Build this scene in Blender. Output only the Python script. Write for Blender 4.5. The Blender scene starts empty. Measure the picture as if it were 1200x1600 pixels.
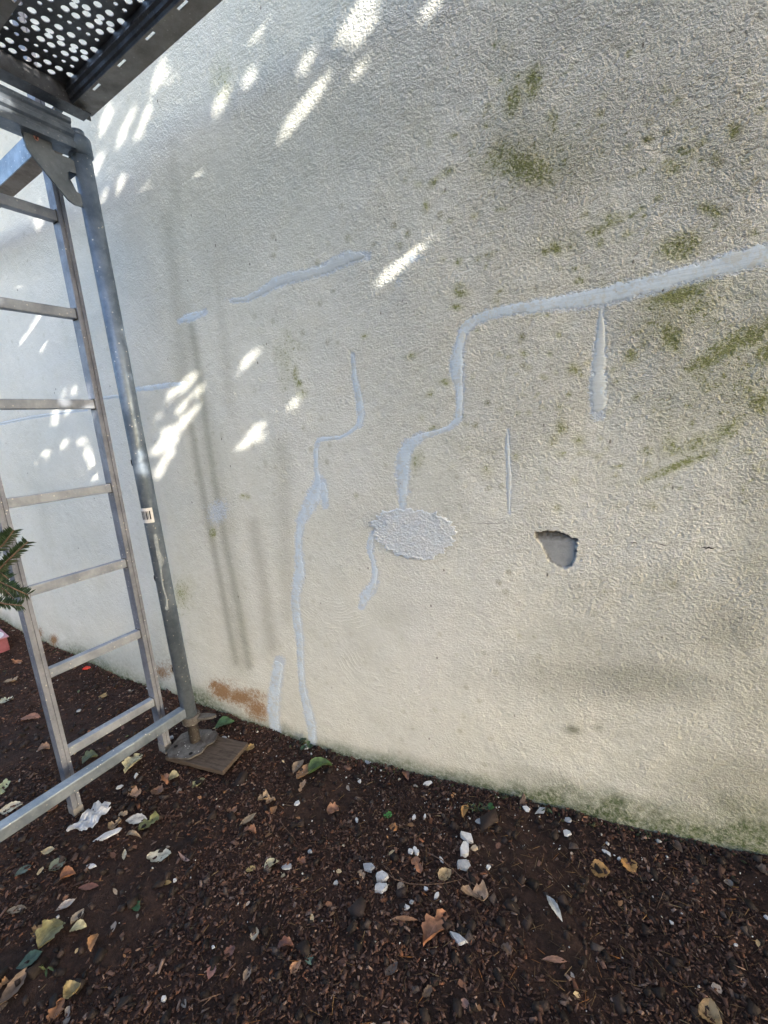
import bpy, bmesh, math, random
import numpy as np
from mathutils import Vector, Matrix, noise
from mathutils.geometry import delaunay_2d_cdt

random.seed(7); rng = np.random.default_rng(7)
scene = bpy.context.scene
col = scene.collection

# ------------------------------------------------------------------ camera
FPX, PITCH, ROLL, YAW = 682.04, 0.1924013, -0.0804357, 0.4632790
CAM_H = 1.15
WALL_Y = 1.185

def cam_axes():
    F = np.array([0, math.cos(PITCH), -math.sin(PITCH)])
    U = np.array([0, math.sin(PITCH), math.cos(PITCH)])
    X = np.array([1., 0, 0])
    X2 = X*math.cos(ROLL) + U*math.sin(ROLL)
    U2 = -X*math.sin(ROLL) + U*math.cos(ROLL)
    c, s = math.cos(YAW), math.sin(YAW)
    Rz = np.array([[c, -s, 0], [s, c, 0], [0, 0, 1]])
    return Rz @ X2, Rz @ U2, Rz @ F
CX, CU, CF = cam_axes()
cam_d = bpy.data.cameras.new('camera'); cam = bpy.data.objects.new('camera', cam_d)
col.objects.link(cam)
cam_d.sensor_fit = 'VERTICAL'; cam_d.sensor_height = 24; cam_d.sensor_width = 18
cam_d.lens = FPX/1600*24
cam_d.clip_start = 0.02; cam_d.clip_end = 500
M4 = Matrix(((CX[0], CU[0], -CF[0], 0), (CX[1], CU[1], -CF[1], 0), (CX[2], CU[2], -CF[2], CAM_H), (0, 0, 0, 1)))
cam.matrix_world = M4
scene.camera = cam

# ------------------------------------------------------------------ light
SUN = np.array([0.76, -0.42, 0.34]); SUN /= np.linalg.norm(SUN)
world = bpy.data.worlds.new('World'); scene.world = world; world.use_nodes = True
wn = world.node_tree.nodes; wl = world.node_tree.links
bg = wn['Background']
sky = wn.new('ShaderNodeTexSky'); sky.sky_type = 'NISHITA'; sky.sun_disc = False
sky.sun_elevation = math.asin(SUN[2]); sky.sun_rotation = math.atan2(SUN[0], SUN[1])
sky.air_density = 1.0; sky.dust_density = 3.2; sky.ozone_density = 1.0
wl.new(sky.outputs[0], bg.inputs[0]); bg.inputs[1].default_value = 0.15
sd = bpy.data.lights.new('sun', 'SUN'); sun = bpy.data.objects.new('sun', sd); col.objects.link(sun)
sd.energy = 2.3; sd.angle = math.radians(0.53); sd.color = (1.0, 0.92, 0.82)
sun.rotation_euler = Vector(SUN).to_track_quat('Z', 'Y').to_euler()
sun.location = (3, -2, 6)
scene.view_settings.view_transform = 'Standard'; scene.view_settings.look = 'None'
scene.view_settings.gamma = 1; scene.view_settings.use_curve_mapping = False
scene.view_settings.exposure = 2.22

# ------------------------------------------------------------------ pixel helpers (photo pixels -> places in the world)
def ray(x, y):
    return CF + CX*(x-600)/FPX - CU*(y-800)/FPX
def on_wall(x, y):
    d = ray(x, y); p = d*(WALL_Y/d[1]); return p[0], p[2]+CAM_H
def at_z(x, y, z):
    d = ray(x, y); return d*((z-CAM_H)/d[2]) + np.array([0, 0, CAM_H])
PROF = [(-9, .62), (-4.2, .42), (-3.24, .20), (-2.98, .136), (-2.44, .067), (-2.09, .019), (-1.85, .012), (-1.64, .003), (-1.265, -.017), (-1.0, -.036),
        (-.78, -.039), (-.574, -.029), (-.39, -.02), (-.227, -.011), (-.044, -.002), (.119, -.002), (.263, .017), (.392, .038), (1.2, .06), (9, .1)]
PX_, PZ_ = np.array([p[0] for p in PROF]), np.array([p[1] for p in PROF])
def ground_z(x, y):
    b = float(np.interp(x, PX_, PZ_))
    t = min(1, max(0, (WALL_Y-y)/0.5)); t = t*t*(3-2*t)
    keep = min(1, max(0, (-2.3-x)/1.0))*.55
    z = b*(1-t*(1-keep))
    if abs(x) < 12 and abs(y) < 12:
        z += 0.010*noise.noise((x*3.1, y*3.1, 4.2)) + 0.007*noise.noise((x*11, y*11, 1.2)) - .004*min(1, max(0, 1-(WALL_Y-y)/.2))
    return z
def on_ground(x, y, dz=0.0):
    z = 0.0
    for _ in range(8):
        p = at_z(x, y, z+dz); z = .5*z+.5*ground_z(p[0], p[1])
    p = at_z(x, y, z+dz); return p[0], p[1], z

# ------------------------------------------------------------------ object helpers
def link(o, parent=None):
    col.objects.link(o)
    if parent is not None: o.parent = parent
    return o
def mesh_obj(name, verts, faces, mat=None, parent=None, smooth=False, loc=None):
    me = bpy.data.meshes.new(name); me.from_pydata([tuple(v) for v in verts], [], faces); me.update()
    if parent is not None and parent.name == 'rendered_wall' and sum(p.normal.y*p.area for p in me.polygons) > 0:
        me.flip_normals()
    if smooth: me.shade_smooth()
    if mat: me.materials.append(mat)
    o = bpy.data.objects.new(name, me)
    if loc is not None: o.location = loc
    return link(o, parent)
def bm_obj(name, bm, mat=None, parent=None, smooth=False):
    me = bpy.data.meshes.new(name); bmesh.ops.recalc_face_normals(bm, faces=bm.faces); bm.to_mesh(me); bm.free()
    if smooth: me.shade_smooth()
    if mat: me.materials.append(mat)
    return link(bpy.data.objects.new(name, me), parent)
def empty(name, loc, rz=0):
    o = bpy.data.objects.new(name, None); o.location = loc; o.rotation_euler = (0, 0, rz); o.empty_display_size = .1
    return link(o)
def tag(o, label=None, cat=None, group=None, kind=None):
    if label: o['label'] = label
    if cat: o['category'] = cat
    if group: o['group'] = group
    if kind: o['kind'] = kind
    return o
def bx(bm, lo, hi, bev=0.0):
    r = bmesh.ops.create_cube(bm, size=1)
    for v in r['verts']:
        v.co = Vector([lo[i] + (v.co[i]+.5)*(hi[i]-lo[i]) for i in range(3)])
    if bev:
        es = list({e for v in r['verts'] for e in v.link_edges})
        bmesh.ops.bevel(bm, geom=es, offset=bev, segments=2, affect='EDGES', profile=.6)
def tube(bm, pts, rad, n=12, cap=True):
    pts = [Vector(p) for p in pts]; rings = []
    rads = rad if isinstance(rad, (list, tuple)) else [rad]*len(pts)
    up = Vector((0, 0, 1))
    for i, p in enumerate(pts):
        d = (pts[min(i+1, len(pts)-1)]-pts[max(i-1, 0)]).normalized()
        a = d.cross(up)
        if a.length < .05: a = d.cross(Vector((1, 0, 0)))
        a.normalize(); b = d.cross(a)
        rings.append([bm.verts.new(p+(a*math.cos(t)+b*math.sin(t))*rads[i]) for t in [2*math.pi*k/n for k in range(n)]])
    for r0, r1 in zip(rings, rings[1:]):
        for k in range(n): bm.faces.new((r0[k], r0[(k+1) % n], r1[(k+1) % n], r1[k]))
    if cap: bm.faces.new(rings[0]); bm.faces.new(list(reversed(rings[-1])))
def prism(bm, poly, h0, h1, axis):
    # poly in 2-D, extruded from h0 to h1 ; axis maps (a,b,h)->xyz
    A = [bm.verts.new(axis(a, b, h0)) for a, b in poly]; B = [bm.verts.new(axis(a, b, h1)) for a, b in poly]
    n = len(poly)
    bm.faces.new(A); bm.faces.new(list(reversed(B)))
    for k in range(n): bm.faces.new((A[k], A[(k+1) % n], B[(k+1) % n], B[k]))

# ------------------------------------------------------------------ materials
class NT:
    def __init__(s, name):
        s.m = bpy.data.materials.new(name); s.m.use_nodes = True
        s.n = s.m.node_tree.nodes; s.l = s.m.node_tree.links
        s.b = s.n['Principled BSDF']; s.b.inputs['Specular IOR Level'].default_value = .3
        s.tc = s.n.new('ShaderNodeTexCoord')
        s.co = s.tc.outputs['Object']
    def set(s, node, k, v):
        if v is None: return
        if hasattr(v, 'is_output'): s.l.new(v, node.inputs[k])
        else: node.inputs[k].default_value = v
    def noise(s, scale, detail=3, rough=.55, co=None, dist=0, dim='3D'):
        t = s.n.new('ShaderNodeTexNoise'); s.l.new(co or s.co, t.inputs['Vector'])
        t.inputs['Scale'].default_value = scale; t.inputs['Detail'].default_value = detail
        t.inputs['Roughness'].default_value = rough; t.inputs['Distortion'].default_value = dist
        return t.outputs['Fac']
    def voro(s, scale, co=None, feat='F1', out='Distance', rnd=1):
        t = s.n.new('ShaderNodeTexVoronoi'); s.l.new(co or s.co, t.inputs['Vector']); t.feature = feat
        t.inputs['Scale'].default_value = scale; t.inputs['Randomness'].default_value = rnd
        return t.outputs[out]
    def map(s, scale=(1, 1, 1), rot=(0, 0, 0), loc=(0, 0, 0), co=None):
        t = s.n.new('ShaderNodeMapping'); s.l.new(co or s.co, t.inputs[0])
        t.inputs['Scale'].default_value = scale; t.inputs['Rotation'].default_value = rot; t.inputs['Location'].default_value = loc
        return t.outputs[0]
    def ramp(s, v, a, b, x=0., y=1., smooth=True):
        t = s.n.new('ShaderNodeMapRange'); t.interpolation_type = 'SMOOTHSTEP' if smooth else 'LINEAR'
        s.set(t, 'Value', v); t.inputs['From Min'].default_value = a; t.inputs['From Max'].default_value = b
        t.inputs['To Min'].default_value = x; t.inputs['To Max'].default_value = y
        return t.outputs[0]
    def math(s, op, a, b=None, c=None):
        t = s.n.new('ShaderNodeMath'); t.operation = op
        s.set(t, 0, a); s.set(t, 1, b); s.set(t, 2, c)
        return t.outputs[0]
    def mix(s, f, a, b, mode='MIX'):
        t = s.n.new('ShaderNodeMixRGB'); t.blend_type = mode
        for k, v in ((0, f), (1, a), (2, b)):
            if isinstance(v, tuple) and len(v) == 3: v = (*v, 1)
            s.set(t, k, v)
        return t.outputs[0]
    def attr(s, name, out='Fac'):
        t = s.n.new('ShaderNodeAttribute'); t.attribute_name = name; return t.outputs[out]
    def bump(s, h, dist, strength=1., nrm=None):
        t = s.n.new('ShaderNodeBump'); s.set(t, 'Height', h); s.set(t, 'Distance', dist); s.set(t, 'Strength', strength)
        if nrm: s.l.new(nrm, t.inputs['Normal'])
        return t.outputs[0]
    def out(s, colr=None, rough=None, metal=None, nrm=None):
        s.set(s.b, 'Base Color', (*colr, 1) if isinstance(colr, tuple) else colr)
        s.set(s.b, 'Roughness', rough); s.set(s.b, 'Metallic', metal)
        if nrm: s.l.new(nrm, s.b.inputs['Normal'])
        return s.m

def wall_bump(t, rough_attr=None):
    """roughcast relief: short curved worms and grains"""
    w = t.noise(26, 2, .5)
    warp = t.n.new('ShaderNodeVectorMath'); warp.operation = 'MULTIPLY_ADD'
    nz = t.n.new('ShaderNodeTexNoise'); t.l.new(t.co, nz.inputs['Vector']); nz.inputs['Scale'].default_value = 9; nz.inputs['Detail'].default_value = 3
    t.l.new(nz.outputs['Color'], warp.inputs[0]); warp.inputs[1].default_value = (.022, .022, .022); t.l.new(t.co, warp.inputs[2])
    co = t.map((1, 1, 1.2), (0, .35, 0), co=warp.outputs[0])
    a = t.voro(118, co)
    b = t.noise(128, 2, .6, co)
    c = t.noise(270, 2, .6, co)
    big = t.noise(38, 3, .6, co)
    h = t.math('MULTIPLY_ADD', a, -.3, t.math('MULTIPLY', b, 1.15))
    h = t.math('MULTIPLY_ADD', c, .8, h)
    h = t.math('MULTIPLY_ADD', big, 1.0, h)
    return h

def m_wall():
    t = NT('weathered_render'); A = t.attr
    moss, dirt, rust, fill, rough, alg, white = [A(k) for k in ('moss', 'dirt', 'rust', 'fill', 'rough', 'algae', 'white')]
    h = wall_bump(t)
    n1 = t.noise(1.7, 4, .6); n2 = t.noise(9, 5, .65); n3 = t.noise(60, 4, .7); n4 = t.noise(170, 3, .7)
    vert = t.noise(5, 4, .6, t.map((1, 1, .12)))
    c = t.mix(t.ramp(n1, .3, .7), (.635, .65, .595), (.725, .74, .695))
    c = t.mix(t.ramp(n2, .35, .75, 0, .22), c, (.56, .56, .47))
    c = t.mix(t.ramp(vert, .48, .72, 0, .45), c, (.74, .74, .70))
    c = t.mix(t.ramp(n3, .4, .75, 0, .18), c, (.42, .415, .345))
    # faint worn zones where the under-coat shows
    c = t.mix(white, c, (.75, .76, .76))
    # relief shading put into the colour: hollows darker, crests lighter
    hollow_shade = t.ramp(h, 1.22, .86)
    c = t.mix(t.math('MULTIPLY', hollow_shade, t.math('MULTIPLY', rough, .36)), c, (.24, .235, .185))
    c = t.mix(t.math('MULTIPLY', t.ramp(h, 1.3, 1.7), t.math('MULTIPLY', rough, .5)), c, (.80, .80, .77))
    dn = t.math('MULTIPLY', dirt, t.ramp(n4, .25, .65, .75, 1.))
    c = t.mix(dn, c, (.125, .135, .085))
    # moss: broken into grains
    nn_ = t.math('ADD', t.math('MULTIPLY', t.math('SUBTRACT', n3, .5), 1.5), t.math('MULTIPLY', t.math('SUBTRACT', n4, .5), 1.7))
    mm = t.math('MULTIPLY', t.ramp(t.math('ADD', t.math('MULTIPLY', moss, .85), t.math('ADD', t.math('MULTIPLY', nn_, 1.15), t.math('MULTIPLY', t.math('SUBTRACT', n2, .5), .8))), .30, .80, 0, .85), t.ramp(moss, .03, .2))
    c = t.mix(t.math('MULTIPLY', t.ramp(t.math('ADD', moss, t.math('MULTIPLY', t.math('SUBTRACT', n2, .5), .6)), .02, .6), .5), c, (.40, .41, .22))
    c = t.mix(mm, c, (.20, .225, .07))
    # stray moss dots all over
    dots = t.ramp(t.math('ADD', t.voro(17, out='Distance'), t.math('MULTIPLY', nn_, .12)), .22, .10)
    sel = t.ramp(t.noise(2.3, 2), .42, .58)
    dotm = t.math('MULTIPLY', t.math('MULTIPLY', dots, sel), t.ramp(n4, .35, .6, .1, .75))
    c = t.mix(t.math('MULTIPLY', dotm, rough), c, (.19, .19, .075))
    am = t.math('MULTIPLY', alg, t.ramp(t.math('ADD', n3, t.math('MULTIPLY', n4, .5)), .45, .95, .45, 1.))
    c = t.mix(am, c, (.065, .098, .038))
    rm = t.math('MULTIPLY', t.ramp(t.math('ADD', rust, t.math('MULTIPLY', nn_, .7)), .08, .85), t.ramp(rust, .02, .28, 0, .9))
    c = t.mix(rm, c, (.27, .135, .04))
    fm = t.math('MULTIPLY', t.ramp(t.math('ADD', fill, t.math('MULTIPLY', nn_, .55)), .42, .72), t.ramp(fill, .03, .25, 0, .9))
    c = t.mix(fm, c, (.54, .615, .70))
    # small black chips and nicks
    co2 = t.map((1, 1, .55), (0, .35, 0))
    sp = t.ramp(t.voro(26, co2), .085, .045)
    sel2 = t.ramp(t.noise(6, 2, .5, t.map(loc=(3, 3, 3))), .50, .60)
    c = t.mix(t.math('MULTIPLY', t.math('MULTIPLY', sp, sel2), .8), c, (.07, .065, .05))
    sp3 = t.ramp(t.voro(70, co2), .13, .07)
    c = t.mix(t.math('MULTIPLY', t.math('MULTIPLY', sp3, t.ramp(t.noise(4, 3, .6, t.map(loc=(8, 1, 3))), .5, .68)), .6), c, (.12, .115, .085))
    # pale scuffs
    sp2 = t.ramp(t.voro(19, t.map((1, 1, .4), (0, -.6, 0))), .07, .03)
    c = t.mix(t.math('MULTIPLY', sp2, .55), c, (.75, .75, .72))
    # exposed grey backing in the hole
    hole = A('hole')
    c = t.mix(hole, c, t.mix(t.ramp(n3, .3, .7), (.25, .27, .29), (.31, .33, .35)))
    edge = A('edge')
    c = t.mix(t.math('MULTIPLY', edge, t.ramp(n4, .3, .6, .6, 1)), c, (.095, .092, .085))  # dark top lip: rough mortar, with its shadow put into the colour
    # trowel arcs
    def arcs(px, py, rmin, rmax, amin, fade):
        x, z = on_wall(px, py)
        m = t.map(loc=(-x, 0, -z)); mg = t.n.new('ShaderNodeVectorMath'); mg.operation = 'LENGTH'
        q = t.n.new('ShaderNodeVectorMath'); q.operation = 'MULTIPLY'; t.l.new(m, q.inputs[0]); q.inputs[1].default_value = (1, 0, 1)
        t.l.new(q.outputs[0], mg.inputs[0]); L = mg.outputs['Value']
        L2 = t.math('ADD', L, t.math('MULTIPLY', t.noise(9, 3), .07))
        lines = t.ramp(t.noise(1, 4, .75, co=None) if False else t.math('SINE', t.math('MULTIPLY', L2, 2*math.pi/amin)), .2, 1)
        rr = t.math('MULTIPLY', t.ramp(L, rmin, rmin+.03), t.ramp(L, rmax, rmax-.03))
        se = t.n.new('ShaderNodeSeparateXYZ'); t.l.new(m, se.inputs[0])
        low = t.ramp(se.outputs['Z'], fade, fade-.10)
        return t.math('MULTIPLY', t.math('MULTIPLY', lines, rr), t.math('MULTIPLY', low, t.ramp(t.noise(11, 3), .42, .62)))
    ar = t.math('ADD', arcs(515, 880, .10, .27, .013, -.02), arcs(600, 1000, .08, .26, .017, 0.0))
    hh = t.math('MULTIPLY', h, t.math('MULTIPLY', rough, t.ramp(t.noise(3.3, 4, .7), .32, .66, .55, 1.35)))
    hh = t.math('ADD', hh, t.math('MULTIPLY', ar, .13))
    hh = t.math('ADD', hh, t.math('MULTIPLY', t.noise(14, 3, .5), .8))
    smoothm = t.math('SUBTRACT', 1., t.math('MULTIPLY', t.math('MAXIMUM', hole, t.math('MULTIPLY', fill, .4)), .8))
    n = t.bump(t.math('MULTIPLY', hh, smoothm), .0052, 1.)
    return t.out(c, .88, 0, n)

def m_filler(rough=False, worn=.30):
    t = NT('rough_filler' if rough else 'smooth_filler')
    n = t.noise(25, 4, .6); n2 = t.noise(140, 3, .6)
    c = t.mix(t.ramp(n, .3, .7), (.55, .655, .755) if not rough else (.72, .80, .87), (.64, .735, .825) if not rough else (.77, .82, .86))
    c = t.mix(t.ramp(n2, .45, .8, 0, .35), c, (.47, .48, .46))
    if not rough:   # thin places where the cream wall grins through
        g = t.math('ADD', t.noise(34, 4, .7), t.math('MULTIPLY', t.noise(190, 2, .6), .5))
        c = t.mix(t.math('MULTIPLY', t.ramp(g, 1.02-worn*.9, 1.12-worn*.9), .6), c, (.54, .565, .55))
    sp = t.ramp(t.voro(30), .07, .03)
    c = t.mix(t.math('MULTIPLY', sp, .5), c, (.10, .10, .08))
    if rough:
        h = wall_bump(t); nn = t.bump(h, .0065)
    else:
        br = t.noise(30, 3, .6, t.map((.35, 1, 6)))
        h = t.math('ADD', t.math('MULTIPLY', br, .6), t.math('ADD', t.math('MULTIPLY', n2, .35), t.math('MULTIPLY', n, .4)))
        nn = t.bump(h, .0014)
    return t.out(c, .8, 0, nn)

def m_galv(name, c0, c1, paint=.5, rough=.42, metal=.75):
    t = NT(name)
    a = t.noise(14, 4, .65); b = t.noise(70, 4, .7); v = t.noise(20, 3, .6, t.map((1, 1, .12)))
    c = t.mix(t.ramp(a, .3, .7), c0, c1)
    c = t.mix(t.ramp(v, .5, .8, 0, .5), c, tuple(x*.62 for x in c0))
    sc = t.ramp(t.noise(160, 4, .75), .6, .72)
    c = t.mix(t.math('MULTIPLY', sc, .45), c, (.55, .56, .56))
    sp = t.ramp(t.math('ADD', t.voro(60), t.math('MULTIPLY', b, .18)), .24, .17); ps = t.ramp(t.noise(7, 3), .40, .54)
    sp = t.math('MULTIPLY', t.math('MULTIPLY', sp, ps), paint)
    c = t.mix(sp, c, (.72, .72, .68))
    r = t.math('ADD', t.ramp(b, .3, .7, rough-.08, rough+.16), t.math('MULTIPLY', sp, .3))
    mt = t.math('SUBTRACT', metal, t.math('MULTIPLY', sp, metal))
    return t.out(c, r, mt, t.bump(t.math('ADD', b, t.math('MULTIPLY', a, .7)), .0006))

def m_simple(name, c0, c1, scale=30, rough=.8, bump=.001, metal=0, spec=None):
    t = NT(name); n = t.noise(scale, 4, .65)
    c = t.mix(t.ramp(n, .3, .7), c0, c1)
    if spec: t.b.inputs['Specular IOR Level'].default_value = spec
    return t.out(c, rough, metal, t.bump(t.noise(scale*3, 3), bump))

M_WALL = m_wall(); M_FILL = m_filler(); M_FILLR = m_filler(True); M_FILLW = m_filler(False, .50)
M_POST = m_galv('galvanised_post', (.13, .172, .228), (.24, .295, .365), .9, .42, .55)
M_RAIL = m_galv('galvanised_rail', (.21, .26, .32), (.36, .42, .49), 1., .42, .65)
M_ALU = m_galv('dull_aluminium', (.19, .205, .25), (.30, .32, .375), .9, .5, .4)
M_DECK = m_galv('deck_steel', (.11, .115, .12), (.20, .205, .215), .2, .45, .75)
M_FLANGE = m_galv('deck_flange_steel', (.22, .205, .19), (.33, .315, .30), .3, .5, .5)
M_PLATE = m_galv('dirty_steel', (.06, .052, .048), (.19, .185, .18), 1., .6, .4)

# ------------------------------------------------------------------ wall surface
def wall_surf(x, z):
    return WALL_Y + 0.004*noise.noise((x*1.6, z*1.6, 7.7)) + 0.0018*noise.noise((x*6, z*6, 2.1)) - .0018

def axis_coords(lo, hi, segs):
    # segs: list of (a,b,step) fine ranges inside a coarse range
    out = []; x = lo
    while x < hi:
        out.append(x); st = None
        for a, b, s_ in segs:
            if a-1e-9 <= x < b: st = s_ if st is None else min(st, s_)
        x += st
    out.append(hi); return np.array(out)

HOLE = [(835, 831), (850, 830), (868, 829), (882, 833), (893, 839), (902, 842), (901, 860), (899, 876), (893, 884), (883, 889), (873, 886), (862, 880), (854, 871), (850, 860), (844, 850), (838, 842)]
HW = [on_wall(*p) for p in HOLE]
hx0, hx1 = min(p[0] for p in HW)-.012, max(p[0] for p in HW)+.012
hz0, hz1 = min(p[1] for p in HW)-.012, max(p[1] for p in HW)+.012

FILLERS = []
FILLERS.append(([(1260, 378, 40), (1215, 390, 38), (1180, 402, 40), (1120, 417, 34), (1060, 434, 34), (1000, 449, 33), (940, 464, 34), (880, 473, 26), (830, 480, 22), (790, 485, 18), (760, 493, 17), (738, 503, 18), (723, 518, 17), (717, 545, 15), (713, 568, 26), (715, 585, 22), (718, 605, 14), (718, 638, 13), (716, 656, 13), (702, 668, 8), (680, 676, 8), (656, 683, 14), (638, 696, 22), (630, 715, 25), (629, 740, 23), (630, 768, 17), (628, 795, 6)], dict(seed=1, label='longest filler strip, stepping down from the right edge to the rough white patch')))
FILLERS.append(([(551, 553, 5), (554, 590, 9), (560, 620, 12), (564, 648, 14), (561, 664, 8), (545, 677, 5), (530, 684, 6), (512, 685, 6), (498, 687, 8), (493, 705, 8), (494, 735, 6), (497, 750, 10), (494, 768, 26), (484, 788, 24), (471, 812, 15), (466, 840, 10), (467, 870, 13), (469, 893, 19), (464, 915, 16), (461, 940, 13), (465, 975, 15), (469, 1005, 12), (470, 1040, 10), (473, 1075, 11), (480, 1105, 15), (487, 1135, 15), (489, 1158, 12)], dict(seed=2, label='thin stepped filler strip running down to the ivy at the wall foot')))
FILLERS.append(([(504, 752, 8), (507, 772, 16), (508, 790, 8)], dict(seed=12)))
FILLERS.append(([(437, 1033, 18), (433, 1055, 19), (429, 1085, 20), (427, 1110, 20), (431, 1140, 16)], dict(seed=3, label='short wide filler strip beside the rust stain', ragged=.6)))
FILLERS.append(([(583, 832, 5), (578, 848, 13), (578, 862, 9), (583, 875, 7), (586, 895, 11), (585, 910, 9), (580, 920, 20), (570, 932, 17), (565, 948, 7)], dict(seed=4)))
FILLERS.append(([(940, 476, 2), (939, 505, 13), (937, 545, 22), (935, 585, 26), (934, 620, 32), (934, 645, 20)], dict(seed=5, thick=.0012, ragged=1.4, label='pointed vertical filler wedge under the long strip')))
FILLERS.append(([(793, 672, 3), (793, 700, 8), (795, 740, 9), (795, 775, 8), (795, 802, 2)], dict(seed=6, thick=.001, ragged=1.5)))
FILLERS.append(([(362, 470, 7), (385, 468, 10), (410, 456, 12), (430, 443, 18), (455, 434, 19), (480, 429, 18), (505, 423, 18), (525, 412, 24), (545, 403, 24), (572, 400, 9)], dict(seed=7, thick=.0012, ragged=1.3, label='ragged slanting filler strip at mid height')))
FILLERS.append(([(281, 502, 5), (290, 498, 13), (302, 495, 16), (320, 488, 6)], dict(seed=8)))
FILLERS.append(([(208, 609, 6), (235, 606, 10), (262, 602, 9), (290, 599, 5)], dict(seed=9)))
FILLERS.append(([(150, 624, 3), (175, 620, 6), (205, 617, 4)], dict(seed=10, thick=.001)))
FILLERS.append(([(0, 662, 4), (50, 652, 5), (100, 644, 4), (135, 640, 2)], dict(seed=11, thick=.001)))

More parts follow.
